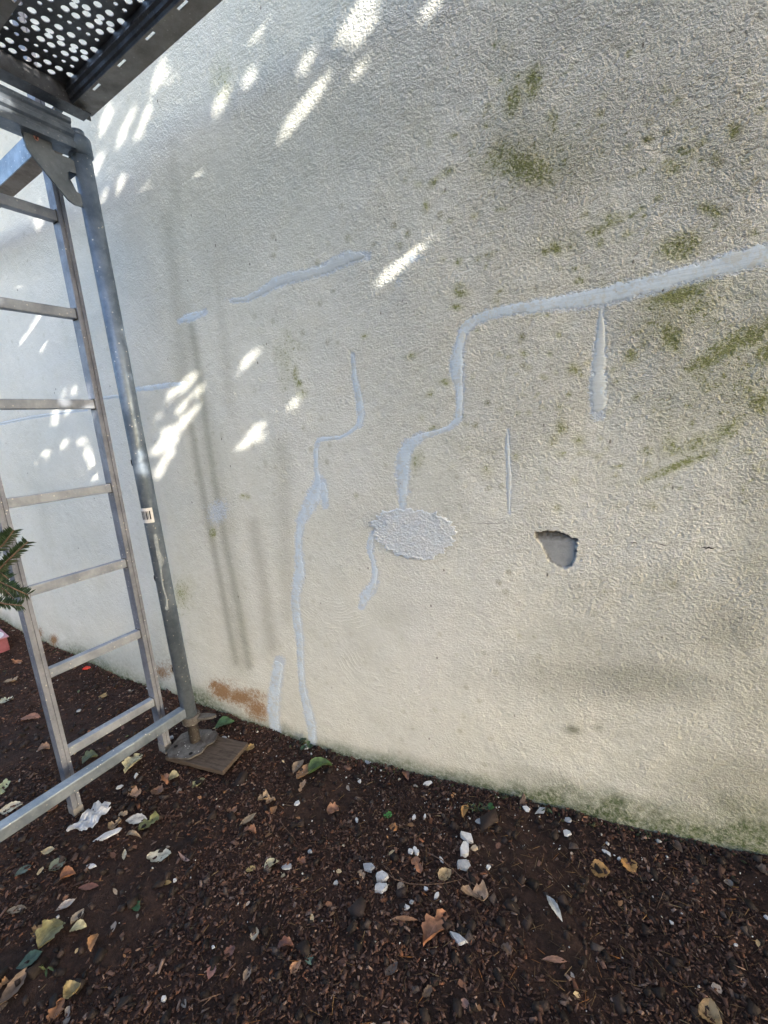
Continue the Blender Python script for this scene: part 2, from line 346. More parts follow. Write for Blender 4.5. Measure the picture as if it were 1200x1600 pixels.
def build_wall():
    xs = axis_coords(-9, 7, [(-9, 7, .25), (-4.2, 1.2, .016), (-2.2, .8, .0075), (hx0, hx1, .0018)])
    zs = axis_coords(-.35, 6, [(-.35, 6, .25), (-.35, 3.2, .012), (-.1, 2.4, .0075), (hz0, hz1, .0018)])
    nx, nz = len(xs), len(zs)
    X, Z = np.meshgrid(xs, zs)
    X = X.ravel(); Z = Z.ravel()
    # distance to hole polygon
    def inside(px, pz):
        r = np.zeros(px.shape, bool)
        n = len(HW)
        for i in range(n):
            x1, z1 = HW[i]; x2, z2 = HW[(i+1) % n]
            c = ((z1 > pz) != (z2 > pz)) & (px < (x2-x1)*(pz-z1)/(z2-z1+1e-12)+x1)
            r ^= c
        return r
    def pdist(px, pz, pts, closed):
        d = np.full(px.shape, 1e9)
        n = len(pts)
        for i in range(n if closed else n-1):
            x1, z1 = pts[i]; x2, z2 = pts[(i+1) % n]
            dx, dz = x2-x1, z2-z1
            t = np.clip(((px-x1)*dx+(pz-z1)*dz)/(dx*dx+dz*dz), 0, 1)
            d = np.minimum(d, np.hypot(px-x1-t*dx, pz-z1-t*dz))
        return d
    Y = np.array([wall_surf(x, z) for x, z in zip(X, Z)])
    near = (X > hx0) & (X < hx1) & (Z > hz0) & (Z < hz1)
    hole = np.zeros(X.shape); edge = np.zeros(X.shape)
    nx_, nz_ = X[near], Z[near]
    jit = np.array([.0035*noise.noise((x*130, z*130, 0))+.002*noise.noise((x*300, z*300, 5)) for x, z in zip(nx_, nz_)])
    d = pdist(nx_, nz_, HW, True)*np.where(inside(nx_, nz_), 1, -1) + jit
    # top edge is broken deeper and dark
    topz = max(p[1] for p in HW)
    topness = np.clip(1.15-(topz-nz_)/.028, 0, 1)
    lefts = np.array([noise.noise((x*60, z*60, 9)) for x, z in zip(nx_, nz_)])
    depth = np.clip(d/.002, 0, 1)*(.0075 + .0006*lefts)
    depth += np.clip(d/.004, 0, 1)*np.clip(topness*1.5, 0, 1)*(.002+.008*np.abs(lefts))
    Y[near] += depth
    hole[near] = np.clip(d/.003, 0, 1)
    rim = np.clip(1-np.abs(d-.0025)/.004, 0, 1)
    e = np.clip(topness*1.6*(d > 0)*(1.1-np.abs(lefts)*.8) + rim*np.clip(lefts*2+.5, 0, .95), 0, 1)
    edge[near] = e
    # photo-pixel coordinates of every wall vertex, to place the stains
    P = np.stack([X, Y, Z-CAM_H], 1)
    dep = P @ CF; ok = dep > .12; dep = np.where(ok, dep, 1)
    U = np.where(ok, 600+FPX*(P @ CX)/dep, -9999); V = np.where(ok, 800-FPX*(P @ CU)/dep, -9999)
    def blobs(L, soft=1.0):
        out = np.zeros(X.shape)
        for b in L:
            cx, cy, rx, ry, ang, st = b
            a = math.radians(ang); dx, dy = U-cx, V-cy
            q = ((dx*math.cos(a)+dy*math.sin(a))/rx)**2 + ((-dx*math.sin(a)+dy*math.cos(a))/ry)**2
            out = np.maximum(out, st*np.exp(-q*.85))
        return out
    def line(pts, w, st):
        out = np.zeros(X.shape)
        sel = (U > min(p[0] for p in pts)-4*w) & (U < max(p[0] for p in pts)+4*w)
        dd = pdist(U[sel], V[sel], pts, False)
        out[sel] = st*np.exp(-(dd/w)**2)
        return out
    moss = blobs([(820, 262, 46, 26, 25, .95), (780, 245, 22, 34, 30, .6), (832, 128, 14, 26, 10, .9), (803, 158, 14, 30, 15, .8), (862, 183, 12, 12, 0, .8), (866, 200, 8, 6, 0, .7),
                  (938, 178, 9, 8, 0, .7), (1050, 262, 22, 14, 0, .6), (1072, 236, 14, 5, 5, .8), (1145, 205, 14, 12, -40, .7), (1170, 150, 12, 6, -20, .6), (1110, 328, 26, 10, 25, .85),
                  (1165, 297, 8, 5, 0, .7), (958, 342, 14, 10, 0, .9), (932, 362, 16, 9, -30, .85), (868, 388, 9, 9, 0, 1), (852, 392, 6, 7, 0, .8), (938, 380, 8, 8, 0, .8), (980, 366, 7, 6, 0, .8), (1062, 385, 34, 22, -20, .85),
                  (1060, 458, 55, 17, -22, 1), (1100, 440, 30, 14, -25, .7), (1095, 480, 40, 15, -20, .55), (1050, 528, 17, 26, -25, .95), (1020, 505, 60, 14, -10, .4), (985, 556, 10, 10, 0, .9), (1006, 535, 8, 9, 0, .7), (972, 510, 8, 8, 0, .6), (990, 518, 8, 5, 0, .6),
                  (895, 578, 13, 10, 10, .7), (825, 573, 8, 7, 0, .5), (877, 667, 9, 12, 0, .6), (1150, 535, 60, 17, -28, 1), (1105, 563, 40, 12, -25, .9), (1195, 552, 16, 17, 0, 1), (1112, 500, 15, 30, -20, .5), (1140, 480, 10, 30, -20, .35),
                  (1095, 590, 18, 10, 0, .5), (1190, 630, 24, 20, -30, .8), (1135, 672, 36, 14, -30, .7), (1088, 692, 20, 14, -25, .75), (1050, 688, 16, 10, -20, .5), (1060, 728, 60, 6, -22, .8), (1010, 705, 12, 10, 0, .5), (1012, 725, 8, 7, 0, .5), (1055, 705, 18, 10, 0, .45),
                  (905, 690, 12, 12, 0, .45), (912, 708, 18, 6, 0, .4), (935, 712, 10, 6, 0, .5), (877, 710, 10, 6, 0, .4),
                  (462, 585, 6, 18, 0, .7), (467, 600, 5, 7, 0, .9), (472, 615, 12, 10, 0, .4), (450, 565, 20, 60, 0, .3), (720, 458, 12, 6, 0, .8), (717, 447, 8, 5, 0, .7), (713, 480, 10, 5, 0, .7), (765, 398, 12, 6, -10, .6), (745, 405, 8, 6, 0, .5),
                  (570, 525, 6, 4, 0, .6), (665, 322, 5, 9, 0, .6), (700, 268, 18, 6, -30, .5), (650, 720, 14, 22, 0, .45), (720, 700, 40, 30, 0, .2), (760, 735, 14, 14, 0, .35), (738, 590, 6, 8, 0, .5), (795, 558, 10, 5, 0, .5), (782, 640, 8, 6, 0, .4),
                  (380, 775, 8, 5, 0, .6), (387, 777, 5, 5, 0, .6), (333, 832, 5, 9, 0, .7), (120, 180, 10, 20, 0, .2), (345, 120, 20, 40, 0, .3), (283, 930, 12, 22, 0, .5), (278, 945, 30, 60, 0, .2), (660, 230, 30, 60, 20, .12), (560, 215, 30, 15, -20, .25),
                  (1120, 890, 150, 30, -5, .15), (930, 920, 70, 30, -10, .15)])
    moss = moss*.98
    q_ = random.Random(11); extra = []
    for _ in range(460):
        cx, cy = q_.uniform(620, 1230), q_.uniform(60, 800)
        if q_.random() > (cx-520)/650: continue
        extra.append((cx, cy, q_.uniform(3, 12), q_.uniform(2.5, 7), q_.uniform(-50, 20), q_.uniform(.3, .7)))
    moss = np.maximum(moss, blobs(extra))
    moss = np.maximum(moss, blobs([(1100, 480, 130, 70, -20, .32), (1120, 600, 130, 110, -25, .28), (850, 240, 110, 90, 20, .32), (1090, 280, 110, 70, 0, .16), (930, 370, 110, 30, -10, .22)]))
    dirt = np.maximum.reduce([
        line([(298, 508), (304, 540), (312, 587), (320, 650), (327, 700), (337, 760), (350, 837), (372, 945), (389, 1040)], 7.5, .5),
        line([(299, 667), (308, 720), (330, 838), (345, 910), (358, 980), (369, 1035)], 6.5, .48),
        line([(285, 470), (315, 640), (350, 830), (380, 1035)], 17, .25),
        line([(268, 225), (276, 330), (292, 440), (300, 508)], 9, .14),
        line([(338, 440), (345, 480), (350, 535), (360, 640)], 10, .16),
        line([(262, 340), (272, 420), (283, 530), (290, 600)], 14, .3),
        line([(395, 820), (410, 900), (425, 1010)], 11, .3), line([(440, 700), (445, 820), (452, 960)], 14, .2),
        blobs([(895, 1140, 13, 7, 10, .9), (935, 1137, 9, 5, 10, .6), (1000, 1062, 190, 40, 4, .55), (1150, 985, 80, 60, 0, .5), (930, 1010, 110, 50, 5, .32), (1190, 1100, 70, 130, 0, .4), (1200, 860, 60, 300, 0, .35), (1190, 1220, 160, 60, 5, .55), (1150, 1000, 260, 90, 0, .3), (1130, 560, 260, 160, -20, .16), (1200, 950, 160, 60, 0, .25),
               (1100, 1160, 200, 40, 10, .18), (300, 460, 60, 40, 0, .12), (340, 400, 40, 70, 0, .14), (220, 640, 30, 60, 0, .12), (235, 750, 20, 90, -10, .18), (65, 780, 10, 80, -8, .12), (820, 260, 90, 60, 20, .12),
               (620, 960, 40, 20, 0, .15), (560, 1010, 40, 30, 0, .1), (1195, 700, 20, 40, 0, .3)]),
    ])
    # right-hand end greener and dirtier, fading in
    rust = blobs([(347, 1080, 20, 13, 30, 1.), (375, 1090, 30, 13, 15, .9), (402, 1108, 16, 22, -55, .85), (335, 1070, 7, 7, 0, 1), (395, 1085, 30, 10, 15, .6), (360, 1065, 40, 10, 10, .25), (252, 1050, 16, 11, 20, .7), (270, 1045, 10, 9, 0, .6), (262, 1040, 25, 14, 10, .3),
                  (58, 990, 9, 9, 20, .9), (84, 1000, 6, 9, 0, .9), (52, 985, 16, 8, 20, .3)])
    fill = blobs([(648, 403, 22, 9, -10, .75), (622, 440, 10, 14, 20, .6), (588, 640, 30, 30, 0, .0), (740, 455, 50, 12, -15, .3), (620, 300, 80, 30, 0, .0), (355, 468, 18, 6, 10, .5), (655, 40, 70, 30, -30, .35), (690, 60, 30, 20, 0, .3),
                  (340, 800, 22, 30, 20, .75), (318, 790, 8, 16, 0, .5), (450, 845, 14, 10, 0, .4), (345, 20, 120, 60, -20, .25), (800, 980, 90, 50, 10, .22), (760, 1120, 110, 40, 10, .18), (1000, 1180, 150, 20, 10, .12), (320, 230, 50, 80, 0, .15), (450, 120, 120, 60, -30, .22),
                  (130, 810, 50, 60, 0, .25), (140, 985, 10, 30, -10, .3), (100, 860, 80, 30, 0, .15), (20, 330, 60, 60, 0, .1), (620, 585, 60, 45, 0, .16), (700, 420, 60, 25, 0, .15)])
    for pts_, _ in FILLERS:
        for (xa, ya, wa), (xb, yb, wb) in zip(pts_, pts_[1:]):
            w_ = max(3.4, (wa+wb)/2*.66)
            sel = (U > min(xa, xb)-3*w_) & (U < max(xa, xb)+3*w_) & (V > min(ya, yb)-3*w_) & (V < max(ya, yb)+3*w_)
            dd = pdist(U[sel], V[sel], [(xa, ya), (xb, yb)], False)
            fill[sel] = np.maximum(fill[sel], .95*np.exp(-(dd/w_)**2))
    fill = np.maximum(fill, blobs([(648, 835, 72, 44, 0, .7), (720, 840, 20, 20, 0, .3)]))
    white = blobs([(60, 430, 140, 220, 0, .35), (190, 500, 40, 300, -10, .3), (340, 930, 20, 120, -8, .28), (400, 960, 12, 120, -5, .28), (180, 760, 30, 300, -10, .4), (640, 1000, 200, 100, 0, .22), (560, 740, 60, 60, 0, .15), (1020, 870, 160, 20, 5, .2), (1130, 330, 110, 70, 0, .15)])
    white = np.maximum(white, 0)
    # height above the soil
    gz = np.interp(X, PX_, PZ_); ha = Z-gz
    wob = np.array([noise.noise((x*5, z*5, 3.3))+.6*noise.noise((x*19, z*19, 1.3)) if h_ < .5 else 0 for x, z, h_ in zip(X, Z, ha)])
    strength = np.interp(X, [-9, -2.5, -1.3, -1.0, -.6, -.3, .5, 7], [.5, .5, .5, .55, .8, 1., 1., 1.])
    hgt = np.interp(X, [-9, -1.5, -1.0, -.5, 0, .4, 7], [.06, .06, .045, .05, .085, .14, .17])
    algae = np.clip(1-(ha-hgt*.35*(1+wob))/hgt, 0, 1)**1.1*strength
    algae = np.maximum(algae, np.clip(1.3-ha/np.interp(X, [-3, -1, -.5, .4], [.02, .025, .045, .07])*(1-.5*wob), 0, 1)*.85)
    algae += np.clip(1-ha/.22, 0, 1)*np.clip(wob+.15, 0, 1)*.55*strength
    algae += blobs([(1199, 1320, 60, 22, 10, .5), (170, 1035, 60, 20, 20, .35), (250, 1030, 40, 50, 0, .25), (320, 1090, 30, 10, 25, .5), (845, 1215, 60, 14, 12, .35), (640, 1190, 90, 10, 12, .3)])
    algae = np.clip(algae, 0, 1)
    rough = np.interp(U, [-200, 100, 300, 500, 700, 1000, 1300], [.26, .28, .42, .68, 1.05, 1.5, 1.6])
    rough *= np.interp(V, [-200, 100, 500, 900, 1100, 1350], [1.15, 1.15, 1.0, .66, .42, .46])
    rough = np.where(ok, rough, .6) * np.where(near & (hole.reshape(X.shape) > .2), .5, 1)
    rough += blobs([(845, 270, 90, 60, 25, .7), (1080, 560, 120, 70, -25, .3), (340, 800, 22, 30, 20, .8), (1100, 230, 120, 120, 0, .15)])
    rough -= blobs([(600, 960, 110, 90, 0, .25)])
    verts = np.stack([X, Y, Z], 1)
    idx = np.arange(nx*nz).reshape(nz, nx)
    quads = np.stack([idx[:-1, :-1], idx[:-1, 1:], idx[1:, 1:], idx[1:, :-1]], -1).reshape(-1, 4)
    # back of the wall, closed round the border
    nb = len(verts)
    back = np.array([[xs[0], WALL_Y+.3, zs[0]], [xs[-1], WALL_Y+.3, zs[0]], [xs[-1], WALL_Y+.3, zs[-1]], [xs[0], WALL_Y+.3, zs[-1]]])
    me = bpy.data.meshes.new('rendered_wall')
    allv = np.vstack([verts, back])
    faces = quads.tolist()
    faces.append([nb+1, nb, nb+3, nb+2])
    faces.append(idx[-1, :].tolist()+[nb+2, nb+3]); faces.append(idx[0, ::-1].tolist()+[nb, nb+1])
    faces.append(idx[::-1, 0].tolist()+[nb, nb+3][::1]); faces.append(idx[:, -1].tolist()+[nb+2, nb+1])
    me.from_pydata(allv.tolist(), [], faces); me.update(); me.shade_smooth()
    for nm, arr in dict(moss=moss, dirt=dirt, rust=rust, fill=fill, rough=rough, algae=algae, white=white, hole=hole, edge=edge).items():
        a = me.attributes.new(nm, 'FLOAT', 'POINT'); a.data.foreach_set('value', np.concatenate([arr, np.zeros(4)]).astype(np.float32))
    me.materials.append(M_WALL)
    o = link(bpy.data.objects.new('rendered_wall', me))
    tag(o, 'tall cream roughcast house wall stained with moss, patched with pale grey filler', 'wall')
    return o
wall = build_wall()

# ------------------------------------------------------------------ filler strips trowelled over the cracks
def filler(pts, name='filler_strip', thick=.0006, seed=0, label=None, ragged=1.0):
    # centre line in wall metres, with half widths
    P = []
    for x, y, w in pts:
        a = on_wall(x, y); d = np.array(pts[-1][:2])-np.array(pts[0][:2]); d = d/np.linalg.norm(d); n = np.array([-d[1], d[0]])
        # local width: measure across by back-projecting both sides
        i = pts.index((x, y, w)); q0 = pts[max(0, i-1)]; q1 = pts[min(len(pts)-1, i+1)]
        t = np.array([q1[0]-q0[0], q1[1]-q0[1]], float); t /= np.linalg.norm(t); nn = np.array([-t[1], t[0]])
        b0 = on_wall(x-nn[0]*w/2, y-nn[1]*w/2); b1 = on_wall(x+nn[0]*w/2, y+nn[1]*w/2)
        P.append((a[0], a[1], .5*math.dist(b0, b1)))
    # resample
    pts3 = []
    for a, b in zip(P, P[1:]):
        L = math.dist(a[:2], b[:2]); k = max(1, int(L/.0025))
        for j in range(k): t = j/k; pts3.append([a[i]+(b[i]-a[i])*t for i in range(3)])
    pts3.append(list(P[-1]))
    A = np.array(pts3)
    ker = np.ones(7)/7
    S = np.vstack([np.repeat(A[:1], 3, 0), A, np.repeat(A[-1:], 3, 0)])
    A = np.stack([np.convolve(S[:, i], ker, 'valid') for i in range(3)], 1)
    verts = []; faces = []; prof = [(-1, -.0012), (-.86, .35), (-.5, .85), (0, 1), (.5, .85), (.86, .35), (1, -.0012)]
    for i, (x, z, w) in enumerate(A):
        t = A[min(i+1, len(A)-1), :2]-A[max(i-1, 0), :2]; t /= max(1e-9, np.linalg.norm(t)); n = np.array([-t[1], t[0]])
        endf = min(1, (i+.4)/4, (len(A)-1-i+.4)/4)
        w0 = w*endf*(1+ragged*(.35*noise.noise((x*45, z*45, seed))+.45*noise.noise((x*190, z*190, seed))))
        w1 = w*endf*(1+ragged*(.35*noise.noise((x*45, z*45, seed+9))+.45*noise.noise((x*190, z*190, seed+9))))
        for s_, h_ in prof:
            ww = w0 if s_ < 0 else w1
            px, pz = x+n[0]*ww*s_, z+n[1]*ww*s_
            yy = wall_surf(px, pz) - (thick*h_*(1+.5*noise.noise((px*40, pz*40, 1))) if h_ > 0 else h_)
            verts.append((px, yy, pz))
    m = len(prof)
    for i in range(len(A)-1):
        for j in range(m-1):
            a = i*m+j; faces.append((a, a+1, a+m+1, a+m))
    o = mesh_obj(name, verts, faces, M_FILLW if thick == .001 or ragged > 1.2 else M_FILL, wall, True)
    if label: o['label'] = label
    return o
for pts_, kw_ in FILLERS: filler([(x, y, w*.82) for x, y, w in pts_], **kw_)

def rough_patch():
    out = [(598, 800), (622, 796), (645, 795), (668, 799), (690, 806), (705, 815), (713, 828), (710, 845), (700, 858), (684, 867), (668, 875), (645, 873), (622, 868), (605, 857), (592, 848), (583, 838), (588, 826), (578, 822), (583, 812)]
    W = [on_wall(*p) for p in out]; cx = np.mean([p[0] for p in W]); cz = np.mean([p[1] for p in W])
    n = 180; verts = []; faces = []
    loop = []
    for k in range(n):
        t = k/n*len(W); i = int(t); f = t-i; a = W[i]; b = W[(i+1) % len(W)]
        loop.append((a[0]+(b[0]-a[0])*f, a[1]+(b[1]-a[1])*f))
    rings = 44
    for r in range(rings+1):
        s = 1-r/rings
        for (x, z) in loop:
            jj = 1+.14*noise.noise((x*55, z*55, 3)) + .10*noise.noise((x*200, z*200, 3))
            px, pz = cx+(x-cx)*s*jj, cz+(z-cz)*s*jj
            h = -.001 if r == 0 else .0014+.0024*abs(noise.noise((px*120, pz*120, 2)))+.0012*abs(noise.noise((px*260, pz*260, 6)))+(.001 if 1 <= r <= 4 else 0)
            verts.append((px, wall_surf(px, pz)-h, pz))
    for r in range(rings):
        for k in range(n):
            a = r*n+k; b = r*n+(k+1) % n; faces.append((a, a+n, b+n, b))
    mesh_obj('rough_filler_patch', verts, faces, M_FILLR, wall, True)['label'] = 'rough white roughcast patch below the stepped strip'
rough_patch()

# thin open cracks
def crack(pts, w=.0012, name='crack'):
    V = []; F = []
    for i, (x, y) in enumerate(pts):
        a = on_wall(x, y)
        f = math.sin(math.pi*(i+.25)/(len(pts)-.5))
        V += [(a[0], wall_surf(*a)-.0006, a[1]-w*f), (a[0], wall_surf(*a)-.0006, a[1]+w*f), (a[0], wall_surf(*a)+.003, a[1])]
    for i in range(len(pts)-1):
        a = i*3; F += [(a, a+3, a+5, a+2), (a+2, a+5, a+4, a+1), (a, a+1, a+4, a+3)]
    return mesh_obj(name, V, F, M_CRACK, wall)
M_CRACK = m_simple('crack_dirt', (.02, .019, .016), (.05, .048, .04), 80)
def jag(x0, y0, x1, y1, n, amp):
    return [(x0+(x1-x0)*i/n, y0+(y1-y0)*i/n+random.uniform(-amp, amp)) for i in range(n+1)]
crack(jag(1095, 855, 1118, 856, 6, 1.2), .0018); crack(jag(1030, 850, 1042, 852, 4, .8), .001)
crack(jag(985, 847, 996, 848, 4, .6), .0012); crack(jag(1140, 859, 1148, 859, 3, .6), .0008)
crack(jag(720, 817, 800, 818, 16, 1), .0005)
crack([(668, 240), (669, 246), (670, 252), (671, 259)], .0022)
crack([(1029, 690), (1030, 700), (1030, 716), (1029, 735)], .0012)

# ------------------------------------------------------------------ ground
def m_soil():
    t = NT('dark_soil')
    a = t.noise(6, 4, .6); b = t.noise(45, 5, .7); c_ = t.noise(170, 4, .75)
    c = t.mix(t.ramp(b, .3, .7), (.022, .0115, .009), (.062, .033, .024))
    c = t.mix(t.ramp(c_, .5, .75, 0, .6), c, (.045, .031, .025))
    c = t.mix(t.ramp(a, .4, .7, 0, .5), c, (.012, .009, .008))
    h = t.math('ADD', t.math('MULTIPLY', b, 1.), t.math('MULTIPLY', c_, .5))
    return t.out(c, .95, 0, t.bump(h, .012))
M_SOIL = m_soil()
def build_ground():
    xs = np.concatenate([[-400, -100, -30, -12], np.arange(-7, -3.4, .12), np.arange(-3.4, .9, .016), np.arange(.9, 4, .12), [6, 12, 30, 100, 400]])
    ys = np.concatenate([[-400, -100, -30, -12, -6], np.arange(-4, -.1, .12), np.arange(-.1, 1.26, .016), [1.5, 3, 8, 30, 100, 400]])
    X, Y = np.meshgrid(xs, ys); X = X.ravel(); Y = Y.ravel()
    Z = np.array([ground_z(x, y)+(.004*noise.noise((x*38, y*38, 0))+.003*noise.noise((x*80, y*80, 3)) if -3.5 < x < 1 and -.1 < y < 1.3 else 0) for x, y in zip(X, Y)])
    nx, ny = len(xs), len(ys); idx = np.arange(nx*ny).reshape(ny, nx)
    q = np.stack([idx[:-1, :-1], idx[:-1, 1:], idx[1:, 1:], idx[1:, :-1]], -1).reshape(-1, 4)
    o = mesh_obj('ground', np.stack([X, Y, Z], 1).tolist(), q.tolist(), M_SOIL, None, True)
    tag(o, kind='structure')
build_ground()

def m_vcol(name, rough=.85, spec=.25, bump=.0008):
    t = NT(name); t.b.inputs['Specular IOR Level'].default_value = spec
    c = t.attr('col', 'Color'); n = t.noise(220, 3, .7)
    c = t.mix(t.ramp(n, .3, .75, 0, .5), c, t.mix(1, c, (.35, .33, .3), 'MULTIPLY'))
    return t.out(c, rough, 0, t.bump(n, bump))
M_CHIP = m_vcol('bark_chips', .8, .35); M_NEEDLE = m_vcol('dry_needles', .6); M_CRUMB = m_vcol('pale_crumbs', .9)

def scatter(n, bounds, bias=1.0):
    """positions on the ground strip in front of the wall; denser where the camera is close"""
    x0, x1, y0, y1 = bounds
    x = rng.uniform(x0, x1, n*3); y = rng.uniform(y0, y1, n*3)
    d2 = (x**2+y**2+1.3)
    keep = rng.uniform(0, 1, n*3) < (1.5/d2)**bias
    x = x[keep][:n]; y = y[keep][:n]
    return x, y
def build_pieces(name, shape_v, shape_f, x, y, z, L, W, T, yaw, tiltx, tilty, colors, mat, jit=.25):
    n = len(x); sv = np.array(shape_v, float); k = len(sv)
    V = np.repeat(sv[None], n, 0)
    V = V*(1+rng.uniform(-jit, jit, (n, k, 1)))
    V[:, :, 0] *= L[:, None]; V[:, :, 1] *= W[:, None]; V[:, :, 2] *= T[:, None]
    def rot(V, a, i, j):
        c, s = np.cos(a)[:, None], np.sin(a)[:, None]
        vi, vj = V[:, :, i].copy(), V[:, :, j].copy()
        V[:, :, i] = c*vi-s*vj; V[:, :, j] = s*vi+c*vj
    rot(V, tiltx, 1, 2); rot(V, tilty, 0, 2); rot(V, yaw, 0, 1)
    V += np.stack([x, y, z], 1)[:, None, :]
    sf = np.array(shape_f); nf, fs = sf.shape
    F = (sf[None]+(np.arange(n)*k)[:, None, None]).reshape(-1, fs)
    me = bpy.data.meshes.new(name)
    me.vertices.add(n*k); me.vertices.foreach_set('co', V.reshape(-1).astype(np.float32))
    me.loops.add(F.size); me.loops.foreach_set('vertex_index', F.reshape(-1).astype(np.int32))
    me.polygons.add(len(F)); me.polygons.foreach_set('loop_start', (np.arange(len(F))*fs).astype(np.int32))
    me.polygons.foreach_set('loop_total', np.full(len(F), fs, np.int32))
    me.update(calc_edges=True)
    a = me.attributes.new('col', 'FLOAT_COLOR', 'POINT')
    C = np.concatenate([np.repeat(colors, k, 0), np.ones((n*k, 1))], 1)
    a.data.foreach_set('color', C.reshape(-1).astype(np.float32))
    me.materials.append(mat)
    return link(bpy.data.objects.new(name, me))
CHIP_V = [(-.5, -.35, -.5), (.5, -.2, -.5), (.45, .35, -.5), (-.4, .5, -.5), (-.45, -.4, .5), (.4, -.25, .5), (.5, .3, .35), (-.35, .45, .5), ]
CHIP_F = [(3, 2, 1, 0), (4, 5, 6, 7), (0, 1, 5, 4), (1, 2, 6, 5), (2, 3, 7, 6), (3, 0, 4, 7)]
def zs_of(x, y, dz): return np.array([ground_z(a, b) for a, b in zip(x, y)])+dz
def palette(cols, wts, n, var=.3):
    cols = np.array(cols); i = rng.choice(len(cols), n, p=np.array(wts)/sum(wts))
    return np.clip(cols[i]*(1+rng.uniform(-var, var, (n, 1))), 0, 1)
def build_litter():
    n = 130000; x, y = scatter(n, (-3.6, .9, -.35, WALL_Y-.004), .8); n = len(x)
    bare = np.array([noise.noise((a*3.1, b*3.1, 9.)) for a, b in zip(x, y)]); k = rng.uniform(0, 1, n) < np.clip(1.0+(bare+.02)*3.2, .12, 1); x, y = x[k], y[k]; n = len(x)
    L = rng.gamma(1.7, .0029, n)+.0022; W = L*rng.uniform(.25, .7, n); T = rng.uniform(.0012, .0035, n)
    # the soil is raked finer in places
    tone = np.array([noise.noise((a*2.2, b*2.2, 5.)) for a, b in zip(x, y)])
    C = palette([(.047, .023, .017), (.082, .042, .031), (.135, .078, .06), (.22, .15, .12), (.032, .017, .0135), (.16, .07, .04)], [4, 4, 2.4, 1.2, 2.6, .9], n)
    C *= (1+.45*tone)[:, None]
    z = zs_of(x, y, rng.uniform(-.001, .007, n))
    o = build_pieces('bark_mulch', CHIP_V, CHIP_F, x, y, z, L, W, T, rng.uniform(0, 6.3, n), rng.normal(0, .35, n), rng.normal(0, .35, n), C, M_CHIP, .3)
    tag(o, 'loose dark brown bark chips covering the soil', 'bark mulch', kind='stuff')
    n = 5000; x = rng.uniform(-3.4, .8, n); y = WALL_Y-.002-rng.exponential(.014, n); L = rng.gamma(1.7, .0029, n)+.0022
    C = palette([(.047, .023, .017), (.082, .042, .031), (.135, .078, .06), (.05, .055, .025)], [4, 3, 1.5, 1.5], n)
    lift = np.array([max(0, noise.noise((a*7, 0, 2.))+.3) for a in x])
    z = zs_of(x, y, rng.uniform(-.002, .018, n)*lift*np.clip(1-(WALL_Y-y)/.05, 0, 1)+.003)
    o = build_pieces('heaped_mulch', CHIP_V, CHIP_F, x, y, z, L, L*.5, L*.25+.001, rng.uniform(0, 6.3, n), rng.normal(0, .6, n), rng.normal(0, .6, n), C, M_CHIP, .3)
    tag(o, 'bark chips and earth heaped against the wall foot', 'bark mulch', kind='stuff')
    # clods and small stones
    n = 2600; x, y = scatter(n, (-3.4, .9, -.3, WALL_Y-.004), .8); n = len(x)
    L = rng.gamma(3, .0035, n)+.006
    C = palette([(.022, .015, .012), (.04, .027, .023), (.07, .055, .05)], [5, 3, 1], n)
    o = build_pieces('soil_clods', CHIP_V, CHIP_F, x, y, zs_of(x, y, .003), L, L*.8, L*.55, rng.uniform(0, 6.3, n), rng.normal(0, .6, n), rng.normal(0, .6, n), C, M_CHIP, .35)
    tag(o, 'small dark clods of earth among the bark chips', 'soil clods', kind='stuff')
    # needles and fibres
    n = 8500; x, y = scatter(n, (-3.2, .9, -.3, WALL_Y-.006), .8); n = len(x)
    right = np.clip((x+1.4)/1.4, .15, 1); k = rng.uniform(0, 1, n) < right; x, y = x[k], y[k]; n = len(x)
    L = rng.uniform(.012, .034, n); W = rng.uniform(.0006, .0014, n)
    C = palette([(.12, .075, .04), (.20, .12, .05), (.07, .045, .03), (.27, .19, .10), (.24, .10, .03)], [4, 2, 4, 1, .7], n)
    o = build_pieces('dry_needles', CHIP_V, CHIP_F, x, y, zs_of(x, y, rng.uniform(.005, .010, n)), L, W, W*.7, rng.uniform(0, 6.3, n), rng.normal(0, .15, n), rng.normal(0, .22, n), C, M_NEEDLE, .12)
    tag(o, 'thin tan needles and fibres lying on the soil', 'needles', kind='stuff')
    # plaster crumbs, most of them by the wall
    n = 650; x = rng.uniform(-3.2, .7, n*2); y = WALL_Y-.01-rng.exponential(.24, n*2); k = (y > 0) & (rng.uniform(0, 1, n*2) < np.exp(-((x+.55)/.75)**2)+.15); x, y = x[k][:n], y[k][:n]; n = len(x)
    L = rng.exponential(.0016, n)+.0008
    C = palette([(.55, .56, .57), (.36, .37, .38), (.45, .42, .36)], [4, 3, 1], n, .15)
    o = build_pieces('plaster_crumbs', CHIP_V, CHIP_F, x, y, zs_of(x, y, .0085), L, L*.8, L*.6, rng.uniform(0, 6.3, n), rng.normal(0, .4, n), rng.normal(0, .4, n), C, M_CRUMB, .35)
    tag(o, 'tiny white crumbs of plaster scattered along the wall foot', 'plaster crumbs', kind='stuff')
    # small broken leaf scraps
    n = 620; x, y = scatter(n, (-3.3, .9, -.3, WALL_Y-.01), .6); n = len(x)
    k = rng.uniform(0, 1, n) < np.clip((-x+.9)/2.2, .25, 1); x, y = x[k], y[k]; n = len(x)
    L = rng.uniform(.008, .024, n)
    C = palette([(.30, .16, .08), (.20, .10, .06), (.42, .33, .20), (.14, .075, .055), (.10, .11, .05), (.24, .21, .19)], [3, 3, 1.3, 4, .6, 2], n)
    LV = [(-.5, 0, 0), (-.15, -.5, .25), (.3, -.35, .2), (.5, 0, .1), (.25, .4, .3), (-.2, .45, .2)]
